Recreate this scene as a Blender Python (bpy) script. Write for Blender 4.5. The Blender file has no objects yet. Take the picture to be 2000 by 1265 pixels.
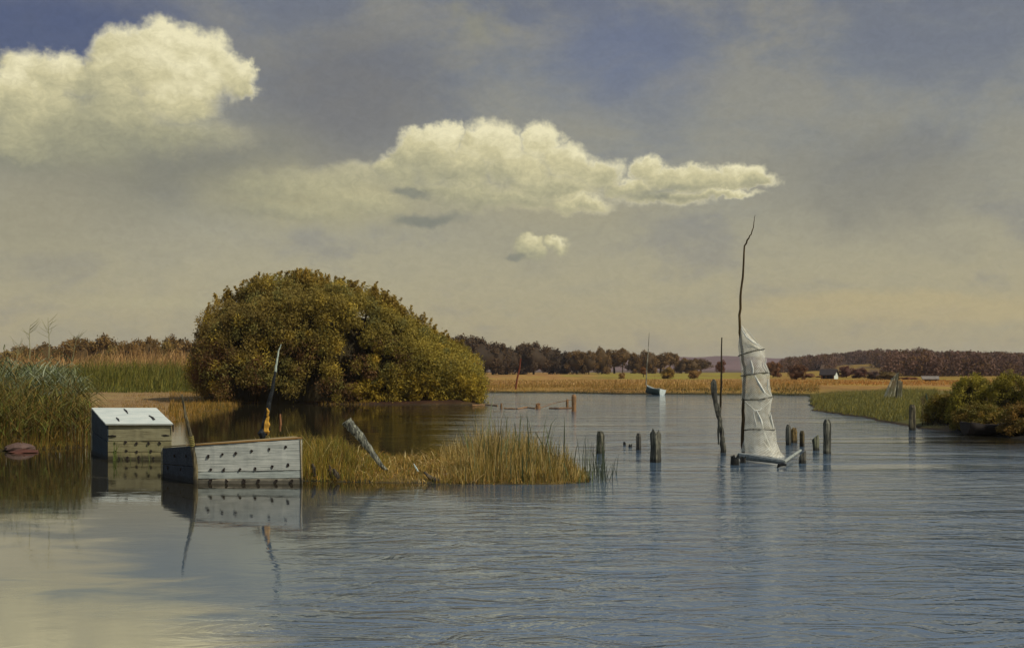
import bpy, math, random
import numpy as np
from mathutils import Vector, noise as mnoise

random.seed(7); RNG = np.random.default_rng(11)
sc = bpy.context.scene
COL = sc.collection

# ------------------------------------------------------------------ camera
F, HOR, CH = 2222.2, 726.0, 1.8          # focal length and horizon row in photo pixels, eye height in metres
cd = bpy.data.cameras.new("camera"); cd.sensor_width = 36; cd.lens = 40
cd.shift_y = (HOR - 632.5) / 2000.0; cd.clip_end = 20000; cd.clip_start = 0.1
cam = bpy.data.objects.new("camera", cd); COL.objects.link(cam)
cam.location = (0, 0, CH); cam.rotation_euler = (math.pi / 2, 0, 0)
sc.camera = cam

# ------------------------------------------------------------------ exposure
sc.view_settings.view_transform = 'Standard'; sc.view_settings.look = 'None'
sc.view_settings.exposure = 0.0; sc.view_settings.gamma = 1.0
sc.cycles.max_bounces = 6; sc.cycles.transparent_max_bounces = 16
sc.cycles.caustics_reflective = False; sc.cycles.caustics_refractive = False

def lin(r, g, b, k=1.0):
    f = lambda c: ((c / 255 + 0.055) / 1.055) ** 2.4 if c > 10 else c / 255 / 12.92
    return (f(r) * k, f(g) * k, f(b) * k, 1.0)

# ------------------------------------------------------------------ node maths helper
class E:
    """a float socket with operators"""
    def __init__(s, nt, sock): s.nt, s.s = nt, sock
    def _m(s, op, *a, clamp=False):
        n = s.nt.nodes.new('ShaderNodeMath'); n.operation = op; n.use_clamp = clamp
        for i, v in enumerate((s,) + a):
            if isinstance(v, E): s.nt.links.new(v.s, n.inputs[i])
            else: n.inputs[i].default_value = v
        return E(s.nt, n.outputs[0])
    def __add__(s, o): return s._m('ADD', o)
    def __sub__(s, o): return s._m('SUBTRACT', o)
    def __mul__(s, o): return s._m('MULTIPLY', o)
    def __truediv__(s, o): return s._m('DIVIDE', o)
    def smax(s, o, k=.3): return s._m('SMOOTH_MAX', o, k)
    def maxi(s, o): return s._m('MAXIMUM', o)
    def mini(s, o): return s._m('MINIMUM', o)
    def atan2(s, o): return s._m('ARCTAN2', o)
    def sqrt(s): return s._m('SQRT')
    def clamp(s): return s._m('ADD', 0.0, clamp=True)
    def step(s, a, b, t0=0.0, t1=1.0):
        n = s.nt.nodes.new('ShaderNodeMapRange'); n.interpolation_type = 'SMOOTHSTEP'
        s.nt.links.new(s.s, n.inputs[0])
        for i, v in ((1, a), (2, b), (3, t0), (4, t1)):
            if isinstance(v, E): s.nt.links.new(v.s, n.inputs[i])
            else: n.inputs[i].default_value = v
        return E(s.nt, n.outputs[0])
def vec(nt, x, y, z=0.0):
    n = nt.nodes.new('ShaderNodeCombineXYZ')
    for i, v in enumerate((x, y, z)):
        if isinstance(v, E): nt.links.new(v.s, n.inputs[i])
        else: n.inputs[i].default_value = v
    return n.outputs[0]
def vmath(nt, op, a, b=None, out=0):
    n = nt.nodes.new('ShaderNodeVectorMath'); n.operation = op
    for i, v in enumerate((a, b)):
        if v is None: continue
        if isinstance(v, (tuple, list)): n.inputs[i].default_value = v
        else: nt.links.new(v, n.inputs[i])
    return n.outputs[out]
def noise(nt, v, scale, detail=4, rough=.55, dist=0.0, color=False):
    n = nt.nodes.new('ShaderNodeTexNoise'); n.inputs['Scale'].default_value = scale
    n.inputs['Detail'].default_value = detail; n.inputs['Roughness'].default_value = rough
    n.inputs['Distortion'].default_value = dist
    if v is not None: nt.links.new(v, n.inputs['Vector'])
    return n.outputs['Color'] if color else E(nt, n.outputs[0])
def mixc(nt, f, a, b, mode='MIX'):
    n = nt.nodes.new('ShaderNodeMix'); n.data_type = 'RGBA'; n.blend_type = mode
    for i, v in ((0, f), (6, a), (7, b)):
        if isinstance(v, E): nt.links.new(v.s, n.inputs[i])
        elif isinstance(v, bpy.types.NodeSocket): nt.links.new(v, n.inputs[i])
        else: n.inputs[i].default_value = v
    return n.outputs[2]
def ramp(nt, f, stops):
    n = nt.nodes.new('ShaderNodeValToRGB'); r = n.color_ramp
    while len(r.elements) < len(stops): r.elements.new(0.5)
    for e, (p, c) in zip(r.elements, stops): e.position = p; e.color = c
    nt.links.new(f.s, n.inputs[0]); return n.outputs[0]

# ------------------------------------------------------------------ world: hazy daylight sky with cumulus
SUN_DIR = Vector((0.66, -0.42, 0.78)).normalized()
sun_el = math.asin(SUN_DIR.z); sun_az = math.atan2(SUN_DIR.x, SUN_DIR.y)
w = bpy.data.worlds.new("World"); sc.world = w; w.use_nodes = True
w.cycles.sampling_method = 'MANUAL'; w.cycles.sample_map_resolution = 512
nt = w.node_tree; nt.nodes.clear()
def sky_uv(px, py):                      # photo pixel -> (azimuth, elevation) in units of 100 px at the centre
    u, v = (px - 1000) / F, (HOR - py) / F
    return math.atan(u) * F / 100, math.atan2(v, math.hypot(1, u)) * F / 100
PUFFS = [  # x, y, rx, ry, tone, softness; painted back to front
 (60,160,74,60,.82,.3),(122,152,56,54,.80,.3),(12,200,64,62,.76,.35),(85,235,100,74,.58,.6),(30,290,110,70,.45,.9),
 (485,132,26,20,.85,.4),(482,182,32,18,.72,.5),(455,150,52,46,.90,.3),(250,112,74,60,.74,.3),(328,98,74,56,.92,.25),(400,122,64,54,.88,.3),
 (205,168,68,64,.62,.35),(365,165,84,56,.86,.5),(290,155,88,66,.78,.4),(345,205,92,48,.74,.6),(235,222,96,58,.52,.6),(150,262,110,62,.42,.9),(300,262,190,50,.36,1.0),
 (520,372,110,40,.46,.9),(620,365,110,42,.56,.8),(700,350,80,36,.60,.8),(690,395,130,34,.58,.8),(560,410,150,22,.50,.9),
 (775,340,52,36,.70,.5),(868,274,44,38,.98,.22),(822,312,62,56,.66,.22),(1056,288,46,46,.92,.22),(960,288,62,56,.84,.22),(1112,326,54,44,.78,.35),
 (905,332,62,46,.58,.3),(1010,335,80,48,.68,.45),(1170,342,54,38,.66,.4),(1080,368,120,36,.54,.7),(890,374,130,34,.46,.8),(980,392,170,30,.50,.9),(1130,396,70,22,.70,.6),
 (1265,334,42,34,.78,.4),(1450,342,52,30,.84,.35),(1330,350,86,28,.72,.45),(1400,358,74,24,.66,.5),(1235,368,66,20,.64,.6),(1485,352,44,18,.60,.7),(1400,381,90,12,.72,.5),(1300,385,130,22,.42,1.0),
 (1035,484,36,24,.66,.5),(1090,474,34,18,.80,.5)]

tc = nt.nodes.new('ShaderNodeTexCoord'); sp = nt.nodes.new('ShaderNodeSeparateXYZ')
nt.links.new(tc.outputs['Generated'], sp.inputs[0])
X, Y, Z = (E(nt, sp.outputs[i]) for i in range(3))
az = X.atan2(Y) * (F / 100); el = Z.atan2((X * X + Y * Y).sqrt()) * (F / 100)
P = vec(nt, az, el)
def blob(x, y, rx, ry, lo=0.0, hi=1.0, wob=.6):
    cx, cy = sky_uv(x, y)
    d = vmath(nt, 'SUBTRACT', vmath(nt, 'ADD', P, WOB[wob]), (cx, cy, 0)); d = vmath(nt, 'MULTIPLY', d, (100 / rx, 100 / ry, 0))
    return (E(nt, vmath(nt, 'LENGTH', d, out=1)) * -1.0 + 1.0).step(lo, hi)
WOB = {}
n1 = noise(nt, P, .7, 5, .6, 0, True)
for k in (.6, 1.5):
    WOB[k] = vmath(nt, 'MULTIPLY', vmath(nt, 'SUBTRACT', n1, (.5, .5, .5)), (k * 2.2, k * 1.4, 0))
# clear sky colour
sky = nt.nodes.new('ShaderNodeTexSky'); sky.sky_type = 'NISHITA'; sky.sun_disc = False
sky.sun_elevation = sun_el; sky.sun_rotation = sun_az; sky.dust_density = 2.5; sky.air_density = 1.0
nish = mixc(nt, 1.0, sky.outputs[0], (.10, .10, .10, 1), 'MULTIPLY')
K = 1.0
base = ramp(nt, el / 30.0, [
 (0.0, lin(182,167,126,K)), (.03, lin(180,167,128,K)), (.065, lin(175,165,131,K)), (.10, lin(160,154,130,K)),
 (.145, lin(142,141,131,K)), (.19, lin(124,127,130,K)), (.235, lin(113,116,124,K)), (.32, lin(124,140,162,K)),
 (.5, lin(134,152,178,K)), (1.0, lin(110,130,158,K))])
base = mixc(nt, 0.12, base, nish)
# broad soft veils
big = noise(nt, vmath(nt, 'MULTIPLY', P, (.55, 1.1, 1)), .55, 6, .62, .3)
brush = noise(nt, vmath(nt, 'MULTIPLY', P, (1, 1.5, 1)), 5.0, 4, .7, .8)
base = mixc(nt, big.step(.42, .64, 0, .5), base, lin(154,150,132))
base = mixc(nt, big.step(.5, .32, 0, .30), base, lin(98,106,128))
base = mixc(nt, blob(110,70,420,170,0,.8) * .85, base, lin(78,90,122))
base = mixc(nt, blob(1220,100,260,150,0,1.0) * .5, base, lin(99,112,144))
base = mixc(nt, blob(680,180,330,190,0,.8) * .75, base, lin(112,113,116))
base = mixc(nt, blob(330,320,470,140,0,.9) * .75, base, lin(128,127,112))
base = mixc(nt, blob(130,250,220,90,0,.8) * .8, base, lin(158,156,128))
base = mixc(nt, blob(930,55,110,50,0,.9,1.5) * .6, base, lin(146,144,125))
base = mixc(nt, blob(640,385,340,85,0,.9) * .85, base, lin(174,167,131))
base = mixc(nt, blob(1080,410,330,75,0,.9) * .8, base, lin(164,158,132))
base = mixc(nt, blob(40,430,330,210,0,1.0) * .6, base, lin(154,148,123))
base = mixc(nt, blob(330,590,300,22,0,.9) * .5, base, lin(178,170,135))
base = mixc(nt, blob(1800,600,420,42,0,.6) * .6, base, lin(186,170,126))
base = mixc(nt, blob(1700,340,330,120,0,.9,1.5) * .55, base, lin(124,124,118))
# cumulus: billows laid back to front, each lit from the upper right and dissolving at its foot
wn = noise(nt, P, 1.3, 4, .55, 0, True); wn2 = noise(nt, P, 5.0, 5, .65, 0, True)
pw = vmath(nt, 'ADD', P, vmath(nt, 'MULTIPLY', vmath(nt, 'SUBTRACT', wn, (.5, .5, .5)), (.7, .6, 0)))
pw = vmath(nt, 'ADD', pw, vmath(nt, 'MULTIPLY', vmath(nt, 'SUBTRACT', wn2, (.5, .5, .5)), (.30, .28, 0)))
mn = noise(nt, P, 2.2, 6, .6, .5)
t, mask = None, None
for (x, y, rx, ry, tone, soft) in PUFFS:
    cx, cy = sky_uv(x, y); ax, ay = 100 / rx, 100 / ry
    n = nt.nodes.new('ShaderNodeVectorMath'); n.operation = 'MULTIPLY_ADD'; nt.links.new(pw, n.inputs[0]); n.inputs[1].default_value = (ax, ay, 0); n.inputs[2].default_value = (-cx * ax, -cy * ay, 0); q = n.outputs[0]
    ln = E(nt, vmath(nt, 'LENGTH', q, out=1)); dt = E(nt, vmath(nt, 'DOT_PRODUCT', q, (.25, .85, 0), out=1))
    m_ = ln.step(1.12, 1.12 - .22 - soft * .75) * dt.step(-1.05, -.25 + soft * .3, .0 if soft > .3 else .35, 1)
    if tone < .62 and soft >= .8 and x < 720 and y > 330: m_ = m_ * .62
    s_ = dt * .50 + (tone - .12)
    if t is None: t, mask = s_, m_
    else: t = t + (s_ - t) * m_; mask = mask.maxi(m_)
t = (t + (mn - .5) * .40 + brush.step(.3, .7, -.04, .04)).clamp()
ccol = ramp(nt, t, [(0.0, lin(138,138,120)), (.30, lin(162,159,131)), (.50, lin(182,177,142)), (.72, lin(208,200,158)), (1.0, lin(238,230,190))])
skyc = mixc(nt, mask * .96, base, ccol)
# dark scud under the middle cloud
scud = (blob(830,425,95,20,0,.7,.6) * .75).maxi(blob(810,374,62,13,0,.7,.6) * .7).maxi(blob(1290,372,75,12,0,.8,.6) * .5).maxi(blob(1012,498,34,9,0,.7,.6) * .6)
skyc = mixc(nt, scud, skyc, lin(120,124,116))
mod = brush.step(.2, .8, .94, 1.06)
skyc = mixc(nt, 1.0, skyc, vec(nt, mod, mod, mod), 'MULTIPLY')
bg = nt.nodes.new('ShaderNodeBackground'); nt.links.new(skyc, bg.inputs[0]); bg.inputs[1].default_value = 1.0
wo_ = nt.nodes.new('ShaderNodeOutputWorld'); nt.links.new(bg.outputs[0], wo_.inputs[0])

# ------------------------------------------------------------------ sun
ld = bpy.data.lights.new("sun", 'SUN'); ld.energy = 3.2; ld.angle = math.radians(1.5); ld.color = (1.0, .93, .78)
sun = bpy.data.objects.new("sun", ld); COL.objects.link(sun)
sun.rotation_euler = (-SUN_DIR).to_track_quat('-Z', 'Y').to_euler(); sun.location = (20, -20, 40)

# ------------------------------------------------------------------ placement helpers
def gp(px, py, z=0.0):                   # ground point: where a sight line meets height z
    d = (CH - z) * F / (py - HOR); return Vector(((px - 1000) / F * d, d, z))
def dp(px, py, d):                       # point on a sight line at distance d
    return Vector(((px - 1000) / F * d, d, CH - (py - HOR) / F * d))
def dist_at(py, z=0.0): return (CH - z) * F / (py - HOR)

def tag(o, label=None, cat=None, group=None, kind=None):
    if label: o['label'] = label
    if cat: o['category'] = cat
    if group: o['group'] = group
    if kind: o['kind'] = kind
    return o
def empty(name, loc):
    o = bpy.data.objects.new(name, None); COL.objects.link(o); o.location = loc; o.empty_display_size = .2; return o

class MB:
    def __init__(s): s.v, s.f, s.c, s.m, s.n = [], [], [], [], 0
    def add(s, v, f, c=(1, 1, 1), m=0):
        v = np.asarray(v, float).reshape(-1, 3); f = np.asarray(f)
        s.v.append(v); s.f.append((f + s.n, m))
        c = np.asarray(c, float)
        if c.ndim == 1: c = np.tile(c[:3], (len(v), 1))
        s.c.append(c[:, :3]); s.n += len(v)
    def tube(s, pts, rad, n=8, c=(1, 1, 1), m=0, rough=0.0, caps=True, seed=0):
        pts = [Vector(p) for p in pts]; rad = rad if hasattr(rad, '__len__') else [rad] * len(pts)
        rr = random.Random(seed); vs = []; prev = None
        prof = [1 + rr.uniform(-rough, rough) for _ in range(n)]
        for i, p in enumerate(pts):
            t = (pts[min(i + 1, len(pts) - 1)] - pts[max(i - 1, 0)]).normalized()
            a = Vector((0, 1, 0)) if prev is None else prev
            if abs(t.dot(a)) > .95: a = Vector((1, 0, 0))
            a = (a - t * a.dot(t)).normalized(); prev = a; b = t.cross(a)
            for k in range(n):
                th = 2 * math.pi * k / n; r = rad[i] * prof[k] * (1 + rr.uniform(-rough, rough) * .3)
                vs.append(p + a * math.cos(th) * r + b * math.sin(th) * r)
        fs = [[i * n + k, i * n + (k + 1) % n, (i + 1) * n + (k + 1) % n, (i + 1) * n + k] for i in range(len(pts) - 1) for k in range(n)]
        s.add(vs, fs, c, m)
        if caps:
            for i, sg in ((0, 1), (len(pts) - 1, -1)):
                ring = vs[i * n:(i + 1) * n]; s.add(list(ring) + [sum(ring, Vector()) / n], [[k, (k + 1) % n, n] if sg < 0 else [(k + 1) % n, k, n] for k in range(n)], c, m)
        return s
    def poly(s, pts, c=(1, 1, 1), m=0): s.add(pts, [list(range(len(pts)))], c, m); return s
    def slab(s, quad, th, nrm=None, c=(1, 1, 1), m=0):
        """a board: a quad of four points given thickness th along its normal"""
        q = [Vector(p) for p in quad]
        n = nrm or (q[1] - q[0]).cross(q[3] - q[0]).normalized()
        v = q + [p - n * th for p in q]
        s.add(v, [[0, 1, 2, 3], [7, 6, 5, 4], [0, 4, 5, 1], [1, 5, 6, 2], [2, 6, 7, 3], [3, 7, 4, 0]], c, m); return s
    def build(s, name, mats, parent=None, smooth=False):
        V = np.concatenate(s.v); C_ = np.concatenate(s.c)
        off = np.zeros(3)
        if parent is not None:
            q = parent
            while q is not None: off += np.array(q.location); q = q.parent
        V = V - off
        me = bpy.data.meshes.new(name)
        lv, ls, mi = [], [], []
        for f, m in s.f:
            f = f.reshape(len(f), -1); lv.append(f.ravel()); ls.append(np.full(len(f), f.shape[1])); mi.append(np.full(len(f), m))
        lv = np.concatenate(lv).astype(np.int32); ls = np.concatenate(ls).astype(np.int32); mi = np.concatenate(mi).astype(np.int32)
        me.vertices.add(len(V)); me.vertices.foreach_set('co', V.astype(np.float32).ravel())
        me.loops.add(len(lv)); me.loops.foreach_set('vertex_index', lv)
        me.polygons.add(len(ls)); st = np.concatenate([[0], np.cumsum(ls)[:-1]]).astype(np.int32)
        me.polygons.foreach_set('loop_start', st); me.polygons.foreach_set('loop_total', ls)
        me.polygons.foreach_set('material_index', mi); me.update(calc_edges=True); me.validate()
        a = me.color_attributes.new('Col', 'FLOAT_COLOR', 'POINT')
        a.data.foreach_set('color', np.concatenate([C_, np.ones((len(C_), 1))], 1).astype(np.float32).ravel())
        for m in (mats if isinstance(mats, (list, tuple)) else [mats]): me.materials.append(m)
        me.polygons.foreach_set('use_smooth', np.full(len(ls), bool(smooth)))
        o = bpy.data.objects.new(name, me); COL.objects.link(o)
        if parent is not None: o.parent = parent
        return o

def L(*c): return np.array(lin(*c)[:3])

# ------------------------------------------------------------------ materials
def mat(name):
    m = bpy.data.materials.new(name); m.use_nodes = True; nt = m.node_tree
    return m, nt, nt.nodes['Principled BSDF']
def attr(nt, name='Col'):
    n = nt.nodes.new('ShaderNodeAttribute'); n.attribute_name = name; return n.outputs['Color']
def objco(nt): return nt.nodes.new('ShaderNodeTexCoord').outputs['Object']
def bump(nt, b, h, dist=.02, strength=1.0):
    n = nt.nodes.new('ShaderNodeBump'); n.inputs['Distance'].default_value = dist; n.inputs['Strength'].default_value = strength
    nt.links.new(h.s, n.inputs['Height']); nt.links.new(n.outputs[0], b.inputs['Normal']); return n
def geopos(nt): return nt.nodes.new('ShaderNodeNewGeometry').outputs['Position']

def m_foliage(name, use_obj=False, transl=.25, rough=.65, scale=1.3, var=.35, gain=1.5):
    m, nt, b = mat(name)
    c = attr(nt)
    if use_obj:
        oi = nt.nodes.new('ShaderNodeObjectInfo'); c = mixc(nt, 1.0, c, oi.outputs['Color'], 'MULTIPLY')
    n = noise(nt, geopos(nt), scale, 4, .6)
    k = n.step(.25, .75, (1 - var) * gain, (1 + var) * gain)
    c = mixc(nt, 1.0, c, vec(nt, k, k, k), 'MULTIPLY')
    nt.links.new(c, b.inputs['Base Color']); b.inputs['Roughness'].default_value = rough
    b.inputs['Specular IOR Level'].default_value = .25
    tr = nt.nodes.new('ShaderNodeBsdfTranslucent'); nt.links.new(c, tr.inputs[0])
    mx = nt.nodes.new('ShaderNodeMixShader'); mx.inputs[0].default_value = transl
    nt.links.new(b.outputs[0], mx.inputs[1]); nt.links.new(tr.outputs[0], mx.inputs[2])
    nt.links.new(mx.outputs[0], nt.nodes['Material Output'].inputs[0]); return m
M_LEAF = m_foliage('willow_leaves', transl=.40, gain=1.85, var=.30, scale=.55)
M_TREE = m_foliage('autumn_tree_leaves', True, .15, .75, .35, .3, 1.9)
M_GRASS = m_foliage('grass_blades', False, .3, .6, 2.0, .3, 1.25)

def m_wood(name, cols, sx=1, sy=12, grain=6.0, rough=.8, bstr=.6, use_attr=True, along='Z'):
    m, nt, b = mat(name); co = objco(nt)
    sc_ = {'Z': (grain * 5, grain * 5, grain * .35), 'X': (grain * .45, grain * 9, grain * 13)}[along]
    v = vmath(nt, 'MULTIPLY', co, sc_)
    n = noise(nt, v, 1.0, 6, .65, .6); n2 = noise(nt, co, 3.1, 4, .6)
    c = ramp(nt, (n * .7 + n2 * .3), [(.36, cols[0]), (.48, cols[1]), (.60, cols[2])])
    if use_attr: c = mixc(nt, 1.0, c, attr(nt), 'MULTIPLY')
    # dark wet band at the waterline, with its own ragged edge
    zs = nt.nodes.new('ShaderNodeSeparateXYZ'); nt.links.new(geopos(nt), zs.inputs[0])
    wet = (E(nt, zs.outputs[2]) + (n2 - .5) * .12).step(.035, .11, .75, 0)
    c = mixc(nt, wet, c, (.012, .012, .010, 1))
    nt.links.new(c, b.inputs['Base Color']); b.inputs['Roughness'].default_value = rough
    b.inputs['Specular IOR Level'].default_value = .3
    bump(nt, b, n * 1.0 + n2 * .5, .02, bstr); return m
M_POST = m_wood('weathered_post_wood', [lin(22,22,20), lin(72,70,62), lin(140,134,116)])
M_BOARD = m_wood('grey_painted_boards', [lin(138,142,136), lin(176,180,172), lin(204,206,196)], grain=4.0, along='X', bstr=.4)
M_BOARD2 = m_wood('bare_tan_boards', [lin(122,115,92), lin(152,147,122), lin(172,168,142)], grain=4.0, along='X', bstr=.4)
M_DARK = m_wood('dark_and_shaded_boards', [lin(20,24,30), lin(40,48,58), lin(66,74,82)], grain=4.0, along='X', bstr=.5)  # shade of the boxes' left sides painted in; also dark stake, knot, floats
M_LID = m_wood('chalky_lid_boards', [lin(176,184,176), lin(198,204,194), lin(216,218,206)], grain=4.0, along='X', bstr=.4)
M_BARK = m_wood('bark', [lin(36,28,18), lin(66,52,34), lin(92,76,52)], grain=3.0)

def m_plain(name, col, rough=.8, ns=8.0, var=.25):
    m, nt, b = mat(name); n = noise(nt, objco(nt), ns, 5, .6); k = n.step(.25, .75, 1 - var, 1 + var)
    c = mixc(nt, 1.0, col, vec(nt, k, k, k), 'MULTIPLY'); c = mixc(nt, 1.0, c, attr(nt), 'MULTIPLY')
    nt.links.new(c, b.inputs['Base Color']); b.inputs['Roughness'].default_value = rough
    bump(nt, b, n, .01, .4); return m
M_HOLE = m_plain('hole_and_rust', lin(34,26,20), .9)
M_STONE = m_plain('stone', lin(150,140,135), .85, 6)
M_ROPE = m_plain('rope', lin(150,142,116), .9, 30)
M_YELLOW = m_plain('yellow_lashing', lin(172,130,40), .8, 20, .4)
M_WHITE = m_plain('white_paint', lin(205,214,208), .6, 6, .15)
M_TEAL = m_plain('faded_teal_paint', lin(46,60,54), .6, 6, .3)
M_ROOF = m_plain('dark_thatch', lin(46,38,36), .9, 2)
M_SPAR = m_plain('bleached_spar', lin(132,136,130), .85, 14, .35)
M_PALE = m_plain('pale_plaster', lin(128,118,108), .9, 2)
M_RAIL = m_plain('bare_brown_wood', lin(140,104,66), .85, 10, .3)

# netting: real open knotted mesh, drawn by its uv cells
def m_net(name, col, dens):
    m, nt, b = mat(name)
    co = attr(nt, 'Cell'); s = nt.nodes.new('ShaderNodeSeparateColor'); nt.links.new(co, s.inputs[0])
    u, v, d = (E(nt, s.outputs[i]) for i in range(3))
    a = u + v; bb = u - v
    def line(q):
        f = q._m('PINGPONG', .5); return f.step(.0, .13, 1, 0)
    grid = line(a).maxi(line(bb))
    nz = noise(nt, objco(nt), 5.0, 4, .6)
    dens_ = (nz - .5) * .35 + dens + d
    al = (grid * .55 + dens_).clamp()
    col2 = mixc(nt, noise(nt, objco(nt), 9.0, 3, .6).step(.3, .7), col, lin(196,190,170))
    nt.links.new(col2, b.inputs['Base Color']); b.inputs['Roughness'].default_value = .9
    b.inputs['Specular IOR Level'].default_value = .1
    nt.links.new(al.s, b.inputs['Alpha']); return m
M_NET = m_net('pale_netting', lin(236,234,218), .32)
M_NET2 = m_net('grey_netting', lin(160,158,132), .75)

# ------------------------------------------------------------------ terrain: one ground sheet with river bed
def W(pts, z=0.0): return np.array([[gp(x, y, z).x, gp(x, y, z).y] for x, y in pts])
far_shore = W([(945,767),(1100,767),(1200,770),(1290,770),(1400,771),(1500,771),(1581,773),(1588,800),(1610,806),(1660,812),(1720,822),(1760,830),(1800,837),(1850,842),(1900,846),(1960,853),(2030,862)])
back_left = W([(180,776),(300,775),(420,778),(520,786),(650,789),(800,790),(940,791)])
mainland = np.vstack([
    [[-3000, 5000], [-3000, 27.0], [-60, 27.0]], W([(-300,880),(-60,884),(20,880),(100,875),(165,873),(180,862),(178,840),(185,820)]),
    W([(330,822),(400,806),(430,800),(440,790)]), back_left[3:], far_shore, [[22, 28], [60, 27], [3000, 25], [3000, 5000]]])
spit = W([(470,905),(540,934),(585,938),(700,941),(800,942),(900,945),(1000,946),(1090,945),(1145,942),(1150,934),(1120,925),(1040,914),(950,907),(850,903),(740,900),(640,897),(560,890),(500,888)])
def sdist(P, poly):
    n = len(poly); d = np.full(len(P), 1e9); inside = np.zeros(len(P), bool)
    for i in range(n):
        a, b = poly[i], poly[(i + 1) % n]; e = b - a; wv = P - a
        t = np.clip((wv @ e) / (e @ e), 0, 1); d = np.minimum(d, np.hypot(*(wv - t[:, None] * e).T))
        c = ((a[1] <= P[:, 1]) & (b[1] > P[:, 1])) | ((b[1] <= P[:, 1]) & (a[1] > P[:, 1]))
        with np.errstate(all='ignore'): xi = a[0] + (P[:, 1] - a[1]) * e[0] / e[1]
        inside ^= c & (P[:, 0] < xi)
    return np.where(inside, d, -d)
def vnoise(x, y, s, seed=0):
    """smooth value noise"""
    x = x * s + 37.1 * seed; y = y * s - 11.7 * seed; xi = np.floor(x); yi = np.floor(y); fx = x - xi; fy = y - yi
    fx = fx * fx * (3 - 2 * fx); fy = fy * fy * (3 - 2 * fy)
    h = lambda a, b: np.modf(np.abs(np.sin(a * 127.1 + b * 311.7 + seed * 7.3) * 43758.5453))[0]
    return (h(xi, yi) * (1 - fx) + h(xi + 1, yi) * fx) * (1 - fy) + (h(xi, yi + 1) * (1 - fx) + h(xi + 1, yi + 1) * fx) * fy
def sst(x, a, b): t = np.clip((x - a) / (b - a), 0, 1); return t * t * (3 - 2 * t)
def height(x, y):
    x = np.atleast_1d(np.asarray(x, float)); y = np.atleast_1d(np.asarray(y, float)); P = np.stack([x, y], 1)
    jit = (vnoise(x, y, .9, 1) - .5) * .5 + (vnoise(x, y, 3.5, 2) - .5) * .18
    m = sdist(P, mainland) + jit * np.clip(y / 50, .3, 1.5); s = sdist(P, spit) + jit * .35
    hm = np.where(m > 0, .28 * (1 - np.exp(-m * .9)), np.maximum(m * .35, -1.2))
    hs = np.where(s > 0, .10 * (1 - np.exp(-s * 2.5)), np.maximum(s * .45, -1.2))
    h = np.maximum(hm, hs)
    # tan mud flat behind the left box lies almost awash
    u = x / np.maximum(y, 1) * F + 1000
    flat = sst(u, 120, 200) * (1 - sst(u, 400, 470)) * (1 - sst(y, 66, 78)) * (m > 0)
    h = np.where(flat > 0, h * (1 - flat * .85), h)
    land = np.clip(m / 6, 0, 1)
    h += land * (vnoise(x, y, .12, 3) * .10 + vnoise(x, y, .6, 5) * .05) * (1 - flat * .8)
    h += sst(y, 150, 420) * 1.0 * (m > 0)
    h += sst(u, 1500, 1700) * sst(y, 330, 640) * 5.5
    h += (1 - sst(u, 500, 1000)) * sst(y, 160, 320) * .6
    h += sst(y, 900, 2200) * 4
    return h
def z_at(x, y): return float(height([x], [y])[0])
rows = np.concatenate([np.arange(2.0, 14, .8), np.arange(14, 40, .16), 40 * 1.0065 ** np.arange(0, 700)]); rows = rows[rows < 4200]
cols = np.concatenate([np.linspace(-2.2, -.55, 50)[:-1], np.linspace(-.55, .55, 560), np.linspace(.55, 2.2, 50)[1:]])
YY, UU = np.meshgrid(rows, cols, indexing='ij'); XX = UU * YY
hx = height(XX.ravel(), YY.ravel())
u = (UU.ravel() * F + 1000); yy = YY.ravel(); xx = XX.ravel()
c_bed = L(58,54,40); c_mud = L(60,46,32)
col = np.tile(c_bed, (len(u), 1))
def paint(mask, c): 
    global col
    mask = np.clip(mask, 0, 1)[:, None]; col = col * (1 - mask) + np.asarray(c) * mask
jn = (vnoise(u, yy, .02, 8) - .5) + (vnoise(u, yy * 20, .06, 12) - .5) * .6; jf = vnoise(xx, yy, .5, 9)
paint((hx > .02) * 1.0, L(120,98,52))                                   # bank turf
paint(sst(hx, .03, .12) * sst(yy, 60, 95), L(150,114,60) )              # ochre meadow
paint(sst(hx, .03, .12) * sst(yy, 95, 140) * jf * .5, L(176,120,70))
paint(sst(u, 120, 200) * (1 - sst(u + 110 * jn, 330, 470)) * (1 - sst(yy, 84, 92)) * sst(yy, 30, 36) * (hx > -.03), L(142,114,76))   # tan flat
paint(sst(u + 60 * jn, 430, 520) * (1 - sst(u, 945, 960)) * (1 - sst(yy, 72, 84)) * sst(yy, 60, 63) * (hx > .0), L(64,42,28))
paint(sst(u + 120 * jn, 1120, 1160) * sst(yy + 30 * jn, 190, 215) * (1 - sst(u, 1480, 1560)), L(140,120,50))  # green-yellow field
paint(sst(u, 1480, 1560) * sst(yy + 60 * jn, 150, 210), L(140,108,46))
paint(sst(u, 1560, 1640) * (1 - sst(yy, 70, 105)) * (hx > .02), L(92,88,44))                                   # green promontory
paint(sst(yy, 500, 800), L(96,72,56))
paint((hx > -.05) * (hx < .05) * (yy > 20) * .9 * (1 - sst(u, 120, 200) * (1 - sst(u, 470, 560)) * (yy > 33)), c_mud)
paint((hx > -.3) * (1 - sst(hx, .10, .2)) * (yy > 60) * (u > 930) * .9, L(44,44,28))                  # wet edge
paint(sst(u, 1780, 1860) * (1 - sst(yy, 36, 46)) * (hx > -.3), L(30,26,20))  # black wet mud, with the overhang's shadow painted into it
nr, nc = YY.shape; idx = np.arange(nr * nc).reshape(nr, nc)
faces = np.stack([idx[:-1, :-1], idx[:-1, 1:], idx[1:, 1:], idx[1:, :-1]], -1).reshape(-1, 4)
m, nt2, b = mat('ground_earth')
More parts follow.
